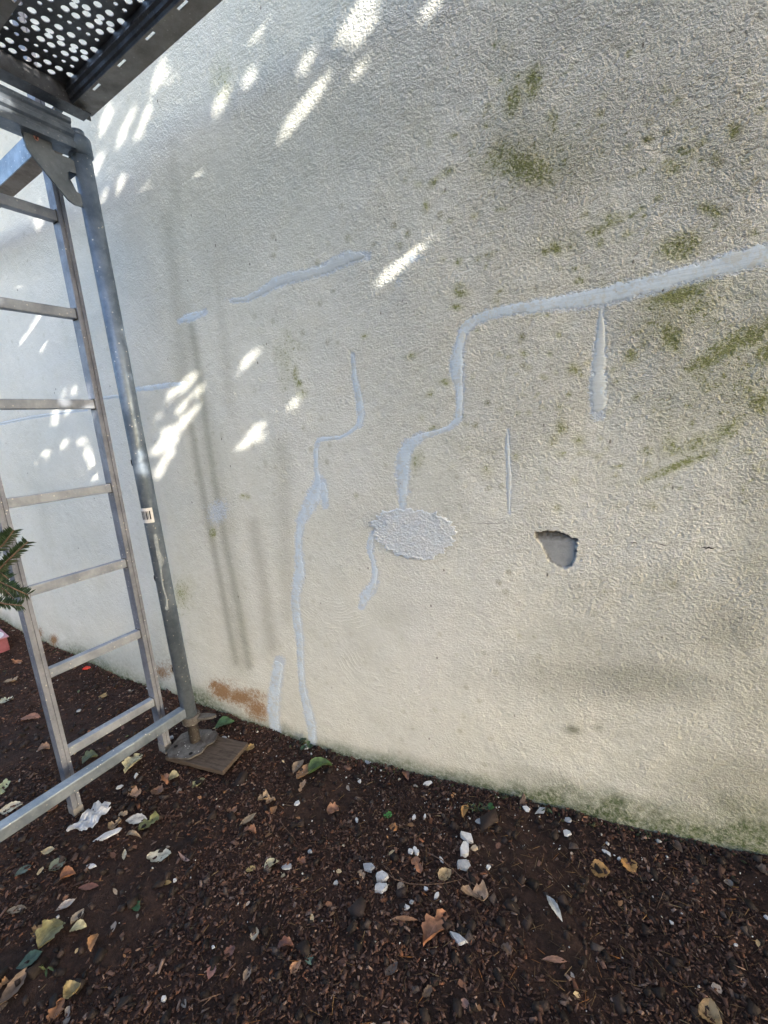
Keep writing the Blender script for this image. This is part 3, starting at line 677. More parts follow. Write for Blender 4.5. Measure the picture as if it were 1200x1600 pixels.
    o = build_pieces('leaf_scraps', LV, [(0, 1, 2, 3), (0, 3, 4, 5)], x, y, zs_of(x, y, .007), L, L*.6, L*.35, rng.uniform(0, 6.3, n), rng.normal(0, .3, n), rng.normal(0, .3, n), C, M_NEEDLE, .2)
    tag(o, 'small broken brown leaf scraps scattered over the mulch', 'leaf scraps', kind='stuff')
build_litter()

# ------------------------------------------------------------------ scaffold (frame axes: u along the deck, v towards the wall)
AZ = 0.10334568
E1 = np.array([math.sin(AZ), math.cos(AZ)]); E2 = np.array([math.cos(AZ), -math.sin(AZ)])
FP = at_z(312, 1168, 0)[:2]
def on_u(x, y, u):
    d = ray(x, y); o = FP+E2*u; t = (o @ E2)/(d[:2] @ E2); X = d*t
    return float((X[:2]-FP) @ E1), float(X[2]+CAM_H)
def S_empty(name, u=0, v=0, z=0):
    p = FP+E2*u+E1*v
    return empty(name, (p[0], p[1], z), -AZ)      # local x = u, local y = v
RP = .0255; FV = -.014
def frame():
    t = S_empty('scaffold', 0, FV); t.rotation_euler = (.0085, 0, -AZ)
    tag(t, 'blue-grey galvanised scaffold end frame with base rail standing close to the wall', 'scaffold frame')
    posts = []
    for vv in (0, -.73):
        bm = bmesh.new(); tube(bm, [(0, vv, .15), (0, vv, 1.2), (0, vv, 2.03)], RP, 28)
        p = bm_obj('post', bm, M_POST, t, True); posts.append(p)
        bm = bmesh.new()
        for zc in ((1.10, .70, .35) if vv == 0 else (1.1,)):
            bm = bmesh.new()
            prism(bm, [(.006*math.cos(a), zc+.011*math.sin(a)) for a in [k*math.pi/6 for k in range(12)]], -RP-.0006, -RP+.004,
                  lambda a, b, h, vv=vv: Vector((a*.9-.0085, vv+h*math.cos(.35), b)))
            bm_obj('peg_slot', bm, M_BLACK, p)
    # top collar and weld where the transom is joined
    bm = bmesh.new(); tube(bm, [(0, 0, 1.985), (0, 0, 1.99), (0, 0, 2.03), (0, 0, 2.036)], [RP+.001, RP+.0055, RP+.0055, RP+.001], 28)
    for k in range(9):
        a = 2.2+k*.22; bmesh.ops.create_icosphere(bm, subdivisions=1, radius=.0075, matrix=Matrix.Translation((math.cos(a)*(RP+.002), math.sin(a)*(RP+.002), 1.985)))
    bm_obj('collar', bm, M_POST, t, True)
    bm = bmesh.new(); tube(bm, [(0, 0, 2.03), (0, 0, 2.052)], .019, 20)
    bm_obj('spigot', bm, M_RAIL, t, True)
    # base rail
    bm = bmesh.new(); bx(bm, (-.018, -.73+RP-.004, .160), (.018, -RP+.004, .196), .004)
    bm_obj('base_rail', bm, M_RAIL, t)
    # transom: U-shaped rail with rolled ribs on both cheeks
    prof = [(-.026, 1.990), (-.026, 2.008), (-.020, 2.012), (-.020, 2.020), (-.027, 2.025), (-.027, 2.036), (-.020, 2.041), (-.020, 2.052), (-.026, 2.056), (-.026, 2.066), (-.012, 2.066)]
    prof = prof + [(-a, b) for a, b in reversed(prof)]
    bm = bmesh.new(); prism(bm, prof, -.73+RP, -RP+.002, lambda a, b, h: Vector((a, h, b)))
    bm_obj('transom', bm, M_TRANS, t)
    # gusset plate traced on the frame plane
    g = [(27, 180), (33, 197), (40, 228), (50, 243), (78, 278), (107, 313), (117, 320), (130, 324), (126, 304), (119, 300), (113, 293), (107, 283), (104, 275), (104, 270), (108, 268), (121, 273), (117, 254), (111, 249), (82, 237), (77, 222), (75, 207), (72, 175)]
    G = [on_u(x, y, 0) for x, y in g]
    G = [(min(v-FV+.0085*z, -RP+.003), z) for v, z in G]
    for m in (1, -1):
        bm = bmesh.new(); pts = [(v if m == 1 else -.73-v, z) for v, z in G]
        prism(bm, pts, -.003, .003, lambda a, b, h: Vector((h, a, b)))
        bmesh.ops.triangulate(bm, faces=[f for f in bm.faces if len(f.verts) > 4])
        gp = bm_obj('gusset_plate', bm, M_ALU2, t)
        if m == 1:
            c = on_u(56, 211, 0.004); c = (c[0]-FV+.0085*c[1], c[1])
            bm = bmesh.new(); prism(bm, [(c[0]+.008*math.cos(a)*(.8), c[1]+.013*math.sin(a)) for a in [k*math.pi/6 for k in range(12)]], .0032, .0042, lambda a, b, h: Vector((h, a, b)))
            st = bm_obj('inspection_sticker', bm, M_STICK, gp)
            bm = bmesh.new()
            for dv, dz, r in ((-.003, .004, .0035), (.002, .001, .0035), (-.001, -.006, .003)):
                bx(bm, (.0043, c[0]+dv-r/2, c[1]+dz-r), (.0048, c[0]+dv+r/2, c[1]+dz+r))
            for ob in (bm_obj('sticker_mark', bm, M_BLACK, gp),): pass
    # bar-code label wrapped on the post, facing the camera side
    def wrap(poly_a, name, mat, r=RP+.0005, parent=posts[0], th=.0006):
        # poly in (angle, z) grid patch(es)
        bm = bmesh.new()
        for (a0, a1, z0, z1) in poly_a:
            n = 8
            for k in range(n):
                A, B = a0+(a1-a0)*k/n, a0+(a1-a0)*(k+1)/n
                v = [bm.verts.new((math.cos(q)*rr, math.sin(q)*rr, zz)) for q, zz, rr in ((A, z0, r+th), (B, z0, r+th), (B, z1, r+th), (A, z1, r+th))]
                bm.faces.new(v)
        return bm_obj(name, bm, mat, parent)
    ca = math.atan2(-((0-FP) @ E1)*-1, ((0-FP) @ E2)) if False else None
    cu, cv = -float(FP @ E2), -float(FP @ E1)-FV+.0085*.85     # camera seen from the post in frame axes
    face = math.atan2(cv, cu)
    def ang(px, py):
        # angle on the tube whose silhouette position matches the pixel column (left = more negative side)
        d = ray(px, py)[:2]; o = np.array([0., 0.]); D = np.array([d @ E2, d @ E1]); D /= np.linalg.norm(D)
        C0 = np.array([cu, cv]); b = C0 @ D; c = C0 @ C0-(RP+.001)**2; disc = b*b-c
        if disc < 0: disc = 0
        q = C0+D*(-b-math.sqrt(disc)); return math.atan2(q[1], q[0])
    z0, z1 = on_u(232, 816, 0.0)[1], on_u(228, 793, 0.0)[1]
    a0, a1 = ang(222, 805), ang(240, 805)
    lab = wrap([(a0, a1, z0, z1)], 'barcode_label', M_LABEL)
    span = a1-a0; bars = []
    q = .12
    while q < .9:
        w_ = random.choice([.03, .05, .08]); bars.append((a0+span*q, a0+span*min(.92, q+w_), z0+.012, z1-.010)); q += w_+random.choice([.04, .06])
    wrap(bars, 'barcode_bars', M_BARS, RP+.0012)
    # whitewash drips on the post
    drips = [(842, 240.5, 245.5, 832, 851), (857, 243.5, 248, 850, 866), (868, 246, 255, 864, 878), (880, 248, 254, 876, 884)]
    P = []
    path = [(242, 832, 3), (243, 838, 5), (244, 846, 5.5), (245, 853, 3.5), (246, 860, 5), (248, 866, 7), (251, 872, 9), (251, 878, 7), (250, 884, 4), (250.5, 890, 2), (251.5, 898, 1.5), (252, 906, 1.5), (253, 912, 1.5), (255, 920, 1.5), (258, 928, 1.5), (259.5, 938, 1.5), (259, 944, 3), (259, 948, 5), (259.5, 951, 2.5)]
    bm = bmesh.new(); prev = None
    for x, y, w in path:
        z = on_u(x, y, 0)[1]; A, B = ang(x-w/2-.6, y), ang(x+w/2+.6, y); r = RP+.0012
        cur = [bm.verts.new((math.cos(A)*r, math.sin(A)*r, z)), bm.verts.new((math.cos((A+B)/2)*(r+.0012), math.sin((A+B)/2)*(r+.0012), z)), bm.verts.new((math.cos(B)*r, math.sin(B)*r, z))]
        if prev:
            bm.faces.new((prev[0], prev[1], cur[1], cur[0])); bm.faces.new((prev[1], prev[2], cur[2], cur[1]))
        prev = cur
    bm_obj('paint_drip', bm, M_DRIP, posts[0], True)
    return t
M_BLACK = m_simple('black_void', (.004, .004, .004), (.008, .008, .008), 50)
M_TRANS = m_galv('transom_steel', (.14, .17, .21), (.27, .31, .36), .3, .4, .75)
M_ALU2 = m_galv('gusset_steel', (.16, .185, .21), (.25, .28, .31), .2, .5, .55)
M_STICK = m_simple('sticker_paper', (.45, .10, .07), (.62, .50, .46), 300, .6)
M_LABEL = m_simple('label_paper', (.62, .63, .63), (.72, .72, .72), 60, .5)
M_BARS = m_simple('label_ink', (.03, .035, .045), (.05, .055, .07), 60, .5)
M_DRIP = m_simple('dried_paint', (.20, .24, .27), (.30, .34, .37), 120, .6)
frame()

def copy_tree(o, parent=None):
    c = o.copy(); col.objects.link(c)
    if parent is not None: c.parent = parent
    for ch in list(o.children): copy_tree(ch, c)
    return c
fr = bpy.data.objects['scaffold']
kids = [c for c in fr.children]
f2 = fr.copy(); col.objects.link(f2)
for ch in kids:
    c = ch.copy(); col.objects.link(c); c.parent = f2
q = FP+E2*2.08; f2.location = (q[0], q[1], 0)
tag(f2, 'galvanised scaffold end frame carrying the far end of the steel deck, outside the picture', 'scaffold frame')
fr['group'] = f2['group'] = 'scaffold end frames'

# steel deck
def deck():
    t = S_empty('steel_deck', -.037, .043, 2.14)
    tag(t, 'dark perforated steel scaffold deck overhead, resting on the end frame', 'scaffold deck')
    Ld, Wd = 2.14, .32
    bands = [(20, [-81, -104, -136, -160, -192, -216, -248], 9.2), (49, [-69, -97, -124, -152, -180, -208, -236], 9.2), (84, [-79, -100, -121, -142, -163, -184, -205, -226], 5.2),
             (114, [-86, -109, -141, -164, -197, -220, -252], 9.2), (139, [-72, -101, -128, -156, -184, -212, -240], 9.2)]
    outer = [(.0, -Wd+.066), (Ld, -Wd+.066), (Ld, -.0635), (.0, -.0635)]
    pts = [Vector(p) for p in outer]; cons = [(0, 1), (1, 2), (2, 3), (3, 0)]; centers = []
    for k in range(19):
        for u, vs, r in bands:
            for v in vs:
                uu = (u+135*k)/1000+random.uniform(-.0008, .0008)
                if uu > Ld-.03 or v/1000 < -Wd+.078 : continue
                if k == 0 and u < 25 and v > -100: continue
                b = len(pts); n = 12
                for j in range(n): pts.append(Vector((uu+r/1000*math.cos(j*2*math.pi/n), v/1000+r/1000*math.sin(j*2*math.pi/n))))
                cons += [(b+j, b+(j+1) % n) for j in range(n)]; centers.append((uu, v/1000, r/1000))
    vo, eo, fo, *_ = delaunay_2d_cdt(pts, cons, [], 1, 1e-6)
    C = np.array(centers); keep = []
    for f in fo:
        cx = sum(vo[i][0] for i in f)/3; cy = sum(vo[i][1] for i in f)/3
        if np.min(np.hypot(C[:, 0]-cx, C[:, 1]-cy)-C[:, 2]*.93) > 0: keep.append(f)
    zt = .05
    bm = bmesh.new(); vs = [bm.verts.new((p[0], p[1], zt)) for p in vo]
    for f in keep: bm.faces.new([vs[i] for i in f])
    bmesh.ops.delete(bm, geom=[v for v in bm.verts if not v.link_faces], context='VERTS')
    r = bmesh.ops.extrude_face_region(bm, geom=list(bm.faces))
    for v in [g for g in r['geom'] if isinstance(g, bmesh.types.BMVert)]: v.co.z += .002
    bm_obj('perforated_plate', bm, M_DECK, t)
    for side in (0, 1):
        sgn = 1 if side == 0 else -1
        def Y(v): return v if side == 0 else -Wd-v
        # folded ribs and web
        prof = [(-.0635, zt), (-.0625, zt-.012), (-.0655, zt-.020), (-.0605, zt-.026), (-.0600, zt-.036), (-.0560, zt-.040), (-.0545, zt-.050)]
        bm = bmesh.new(); P2 = prof+[(a+.0018, b+.0006) for a, b in reversed(prof)]
        prism(bm, [(Y(a), b) for a, b in P2], 0, Ld, lambda a, b, h: Vector((h, a, b)))
        bm_obj('folded_web', bm, M_DECK, t)
        # bottom flange with long slots
        bm = bmesh.new(); u = .0; segs = []
        s0, s1 = -.0500, -.0425
        bx(bm, (0, min(Y(-.0425), Y(-.001)), -.001), (Ld, max(Y(-.0425), Y(-.001)), .0012))
        bx(bm, (0, min(Y(-.0562), Y(-.0500)), -.001), (Ld, max(Y(-.0562), Y(-.0500)), .0012))
        x = 0.; slots = [.204+.037/1+.132*k for k in range(-1, 19)]
        for sx in slots:
            a = sx+.0; 
            bx(bm, (x, min(Y(-.0500), Y(-.0425)), -.001), (a, max(Y(-.0500), Y(-.0425)), .0012)); x = a+.037
        bx(bm, (x, min(Y(-.0500), Y(-.0425)), -.001), (Ld, max(Y(-.0500), Y(-.0425)), .0012))
        # upturned lip at the outer edge
        bx(bm, (0, min(Y(-.0012), Y(.0006)), -.001), (Ld, max(Y(-.0012), Y(.0006)), .012))
        bm_obj('slotted_flange', bm, M_FLANGE, t)
    for e in (0, Ld-.004):
        bm = bmesh.new(); bx(bm, (e, -Wd+.006, -.016), (e+.004, -.006, zt-.001)); bx(bm, (e-.012 if e == 0 else e, -Wd+.02, -.018), (e+.034 if e == 0 else e+.016, -.02, -.0145))
        bm_obj('end_plate', bm, M_DECK, t)
    for e in (0, Ld):
        for v in (-.08, -.24):
            bm = bmesh.new(); s = -1 if e == 0 else 1
            tube(bm, [(e, v, .01), (e+s*.02, v, .014), (e+s*.035, v, 0), (e+s*.037, v, -.03)], .007, 8)
            bm_obj('hook', bm, M_RAIL, t, True)
    return t
deck()

# rail of the next bay, level with the transom
def beam():
    t = S_empty('scaffold_rail', 0, 0, 0)
    tag(t, 'grey rail with brownish underside running left from the frame top beneath the deck level', 'scaffold rail')
    bm = bmesh.new(); bx(bm, (-1.25, -.060, 2.052), (-.035, -.010, 2.056)); bm_obj('bottom_flange', bm, M_FLANGE2, t)
    bm = bmesh.new(); bx(bm, (-1.25, -.064, 2.052), (-.035, -.0605, 2.110)); bx(bm, (-1.25, -.064, 2.1105), (-.035, -.04, 2.113))
    bm_obj('web', bm, M_RAIL, t)
M_FLANGE2 = m_galv('stained_steel', (.20, .165, .135), (.36, .31, .27), .2, .6, .3)
beam()

def ladder():
    t = S_empty('ladder', -.115, 0, 0)
    tag(t, 'dull aluminium ladder with flat rungs standing just left of the scaffold frame', 'ladder')
    v0, v1 = -.067, -.378
    for v in (v0, v1):
        bm = bmesh.new(); hw = .0125
        # C-section stile with a groove down the outer cheek
        g = .004
        prof = [(-.020, -hw), (.020, -hw), (.020, -.004), (.020-g, -.003), (.020-g, .002), (.020, .003), (.020, hw), (-.020, hw)]
        z0 = .002 if v == v0 else -.002
        prism(bm, [(a, b) for a, b in prof], z0, 2.5, lambda a, b, h, v=v: Vector((a, v+b, h)))
        st = bm_obj('stile', bm, M_ALU, t)
        bm = bmesh.new(); bx(bm, (-.022, v-.0145, z0-.012), (.022, v+.0145, z0+.03), .003); bm_obj('stile_foot', bm, M_ALUF, st)
    for z in (.215, .490, .756, 1.021, 1.296, 1.571, 1.848, 2.125, 2.40):
        bm = bmesh.new(); bx(bm, (-.013, v1+.0128, z-.0145), (.013, v0-.0128, z+.0145), .0028)
        r = bm_obj('rung', bm, M_RUNG, t)
        for vv in (v1+.0134, v0-.0146):
            bm = bmesh.new(); bx(bm, (-.0155, vv, z-.017), (.0155, vv+.0014, z+.017)); bm_obj('rung_collar', bm, M_DARKST, r)
M_RUNG = m_galv('rung_aluminium', (.23, .26, .31), (.36, .395, .45), .6, .48, .4)
M_ALUF = m_galv('ladder_foot', (.25, .245, .24), (.34, .335, .33), 1., .6, .3)
M_DARKST = m_simple('rung_joint', (.06, .06, .06), (.12, .12, .12), 90)
ladder()

def jack():
    t = S_empty('screw_jack', 0, -.012, 0)
    tag(t, 'muddy screw jack with wing nut and base plate under the scaffold post', 'screw jack')
    bm = bmesh.new(); pts = []; rads = []
    z = .038
    while z < .158:
        pts += [(0, 0, z), (0, 0, z+.0025)]; rads += [.0165, .0195]; z += .005
    tube(bm, pts, rads, 18); bm_obj('threaded_spindle', bm, M_SPIN, t, True)
    bm = bmesh.new(); tube(bm, [(0, 0, .120), (0, 0, .123), (0, 0, .149), (0, 0, .152)], [.028, .033, .033, .029], 20)
    # two wings
    for a in (.55, .55+math.pi):
        c, s = math.cos(a), math.sin(a)
        poly = [(.022, -.016), (.055, -.015), (.088, -.009), (.096, 0), (.088, .009), (.055, .015), (.022, .016)]
        prism(bm, [(x*c-y*s, x*s+y*c) for x, y in poly], .134, .143, lambda a_, b_, h: Vector((a_, b_, h+.12*(math.hypot(a_, b_)-.02)*-.1)))
    bm_obj('wing_nut', bm, M_PLATE, t)
    bm = bmesh.new()
    k = .072; c_ = .030
    poly = [(-k, -k+c_), (-k+c_, -k), (k-c_, -k), (k, -k+c_), (k, k-c_), (k-c_, k), (-k+c_, k), (-k, k-c_)]
    prism(bm, poly, 0, .006, lambda a, b, h: Vector((a, b, h)))
    pl = bm_obj('base_plate', bm, M_PLATE, t)
    pl.location = (-.004, -.016, .0335); pl.rotation_euler = (.05, -.04, .35)
    for a, b in ((-.05, -.02), (.035, -.05), (-.02, .052), (.05, .03)):
        bm = bmesh.new(); tube(bm, [(a, b, .0055), (a, b, .0072)], .007, 10); bm_obj('bolt_hole', bm, M_BLACK, pl)
    # turned-up corner of the plate
    bm = bmesh.new()
    prism(bm, [(.0, .018), (.012, .045), (.038, .060), (.064, .052), (.070, .028), (.052, .010)], .0, .005, lambda a, b, h: Vector((a+.015, b-.005, .036+h+(b-.01)*.45)))
    bm_obj('bent_lug', bm, M_PLATE, t)
M_SPIN = m_galv('rusty_thread', (.03, .026, .023), (.075, .066, .06), .3, .7, .3)
jack()

def m_wood():
    t = NT('weathered_timber'); m = t.map((2.5, 22, 22))
    g = t.noise(6, 5, .65, m); w = t.noise(30, 4, .7)
    c = t.mix(t.ramp(g, .35, .65), (.06, .045, .036), (.10, .08, .065))
    c = t.mix(t.ramp(w, .5, .75, 0, .7), c, (.04, .028, .022))
    return t.out(c, .8, 0, t.bump(g, .002))
def pad():
    c = [at_z(258, 1184, .022), at_z(348, 1207, .022), at_z(388, 1163, .022)]
    p0, p1, p2 = [np.array(q[:2]) for q in c]; ex = (p1-p0); L = np.linalg.norm(ex); ex /= L; ey = np.array([-ex[1], ex[0]]); W = (p2-p1) @ ey
    ctr = p0+ex*L/2+ey*W/2
    bm = bmesh.new(); bx(bm, (-L/2, -W/2, 0), (L/2, W/2, .016), .0015)
    bmesh.ops.subdivide_edges(bm, edges=[e for e in bm.edges if e.calc_length() > .08], cuts=6)
    for v in bm.verts:
        v.co.z += .0015*noise.noise(v.co*30); v.co.x += .002*noise.noise(v.co*50+Vector((5, 0, 0)))
    o = bm_obj('timber_pad', bm, m_wood())
    o.location = (ctr[0], ctr[1], .012); o.rotation_euler = (.02, .0, math.atan2(ex[1], ex[0]))
    tag(o, 'weathered brown board on the soil under the jack base plate', 'timber board')
pad()

# ------------------------------------------------------------------ litter: single leaves and flakes
LEAFM = {}
def leaf_mat(c, name=None):
    m_ = sum(c)/3; c = tuple((x*.85+m_*.15)*.78 for x in c)
    key = tuple(round(x, 3) for x in c)
    if key in LEAFM: return LEAFM[key]
    t = NT('leaf_colour'); t.b.inputs['Specular IOR Level'].default_value = .35
    a = t.noise(55, 4, .65); b = t.noise(240, 3, .7)
    c1 = tuple(max(0, x*.55) for x in c); c2 = tuple(min(.9, x*1.15) for x in c)
    cc = t.mix(t.ramp(a, .32, .66), c1, c2)
    cc = t.mix(t.ramp(b, .58, .75, 0, .55), cc, tuple(x*.3 for x in c))
    u = t.attr('rib'); cc = t.mix(t.ramp(u, .06, .0, 0, .35), cc, tuple(min(.9, x*1.5+.03) for x in c))
    LEAFM[key] = t.out(cc, .55, 0, t.bump(t.math('ADD', a, t.math('MULTIPLY', b, .4)), .0012)); return LEAFM[key]
def leaf_mesh(L, W, kind='ovate', curl=.25, seed=0, mat=None, thick=True):
    r = random.Random(seed); ns, nv = 14, 8; V = []; rib = []
    bend = r.uniform(-.35, .45)*curl*2; side = curl*r.uniform(.5, 1.3); tw = r.uniform(-.5, .5)*curl*2
    ph = r.uniform(0, 6)
    for i in range(ns+1):
        t = i/ns
        if kind == 'ovate': w = math.sin(math.pi*t**.8)**.75
        elif kind == 'lance': w = math.sin(math.pi*t)**.9
        elif kind == 'lobed': w = math.sin(math.pi*min(1, t*1.02))**.5*(.72+.34*abs(math.sin(t*math.pi*3.0+ph)))
        elif kind == 'torn': w = (math.sin(math.pi*t)**.4)*(.75+.25*math.sin(t*9+ph)+.18*math.sin(t*23+ph*2))
        else: w = math.sin(math.pi*t)**.7
        w = max(w, .03)
        for j in range(nv+1):
            s = -1+2*j/nv
            jag = 1+(.09*math.sin(i*2.3+j+ph) if abs(s) == 1 else 0)
            x = (t-.5)*L; y = s*W/2*w*jag
            z = side*W*.55*(s*s)*w*(1.1 if kind != 'lance' else .8) + bend*L*(t-.5)**2*2 + tw*y*(t-.5)*1.6 + .05*W*math.sin(6*t+3*s+ph)*curl*2
            V.append((x, y, z)); rib.append(abs(s))
    zmin = min(v[2] for v in V); V = [(x, y, z-zmin) for x, y, z in V]
    F = [(i*(nv+1)+j, i*(nv+1)+j+1, (i+1)*(nv+1)+j+1, (i+1)*(nv+1)+j) for i in range(ns) for j in range(nv)]
    # underside: real thickness
    n = len(V); V2 = V+[(x, y, z-.0005) for x, y, z in V]
    F2 = F+[tuple(n+k for k in reversed(f)) for f in F]
    me = bpy.data.meshes.new('leaf'); me.from_pydata(V2, [], F2); me.update(); me.shade_smooth()
    a = me.attributes.new('rib', 'FLOAT', 'POINT'); a.data.foreach_set('value', rib+rib)
    if mat: me.materials.append(mat)
    return me
def stalk(me_parent, L, mat, r=.0005, seed=0):
    rr = random.Random(seed); bm = bmesh.new()
    tube(bm, [(-L*.5, 0, .001), (-L*.6, rr.uniform(-.1, .1)*L, .002), (-L*.72, rr.uniform(-.15, .15)*L, .001)], r, 5)
    o = bm_obj('stalk', bm, mat, me_parent); return o
def place(x, y, Lpx, Wpx, ang, z_off=.007):
    a = math.radians(ang); dx, dy = math.cos(a), math.sin(a)
    c = on_ground(x, y, z_off); e0 = on_ground(x-dx*Lpx/2, y-dy*Lpx/2, z_off); e1 = on_ground(x+dx*Lpx/2, y+dy*Lpx/2, z_off)
    f0 = on_ground(x-dy*Wpx/2, y+dx*Wpx/2, z_off); f1 = on_ground(x+dy*Wpx/2, y-dx*Wpx/2, z_off)
    L = math.dist(e0[:2], e1[:2]); d = np.array([e1[0]-e0[0], e1[1]-e0[1]])/L
    w = np.array([f1[0]-f0[0], f1[1]-f0[1]]); W = abs(w[0]*-d[1]+w[1]*d[0])
    W = min(W, L*1.1)
    return c, L, W, math.atan2(d[1], d[0])
OR = (.40, .17, .07); TAN = (.42, .30, .18); CREAM = (.62, .56, .40); OCH = (.52, .33, .10); BR = (.22, .115, .07); RED = (.26, .10, .075)
GRN = (.07, .16, .06); OLV = (.23, .24, .08); GG = (.20, .25, .18); YEL = (.50, .43, .22); PALE = (.62, .60, .56); PINK = (.48, .30, .25); TEAL = (.06, .12, .085); GREY = (.26, .23, .21)
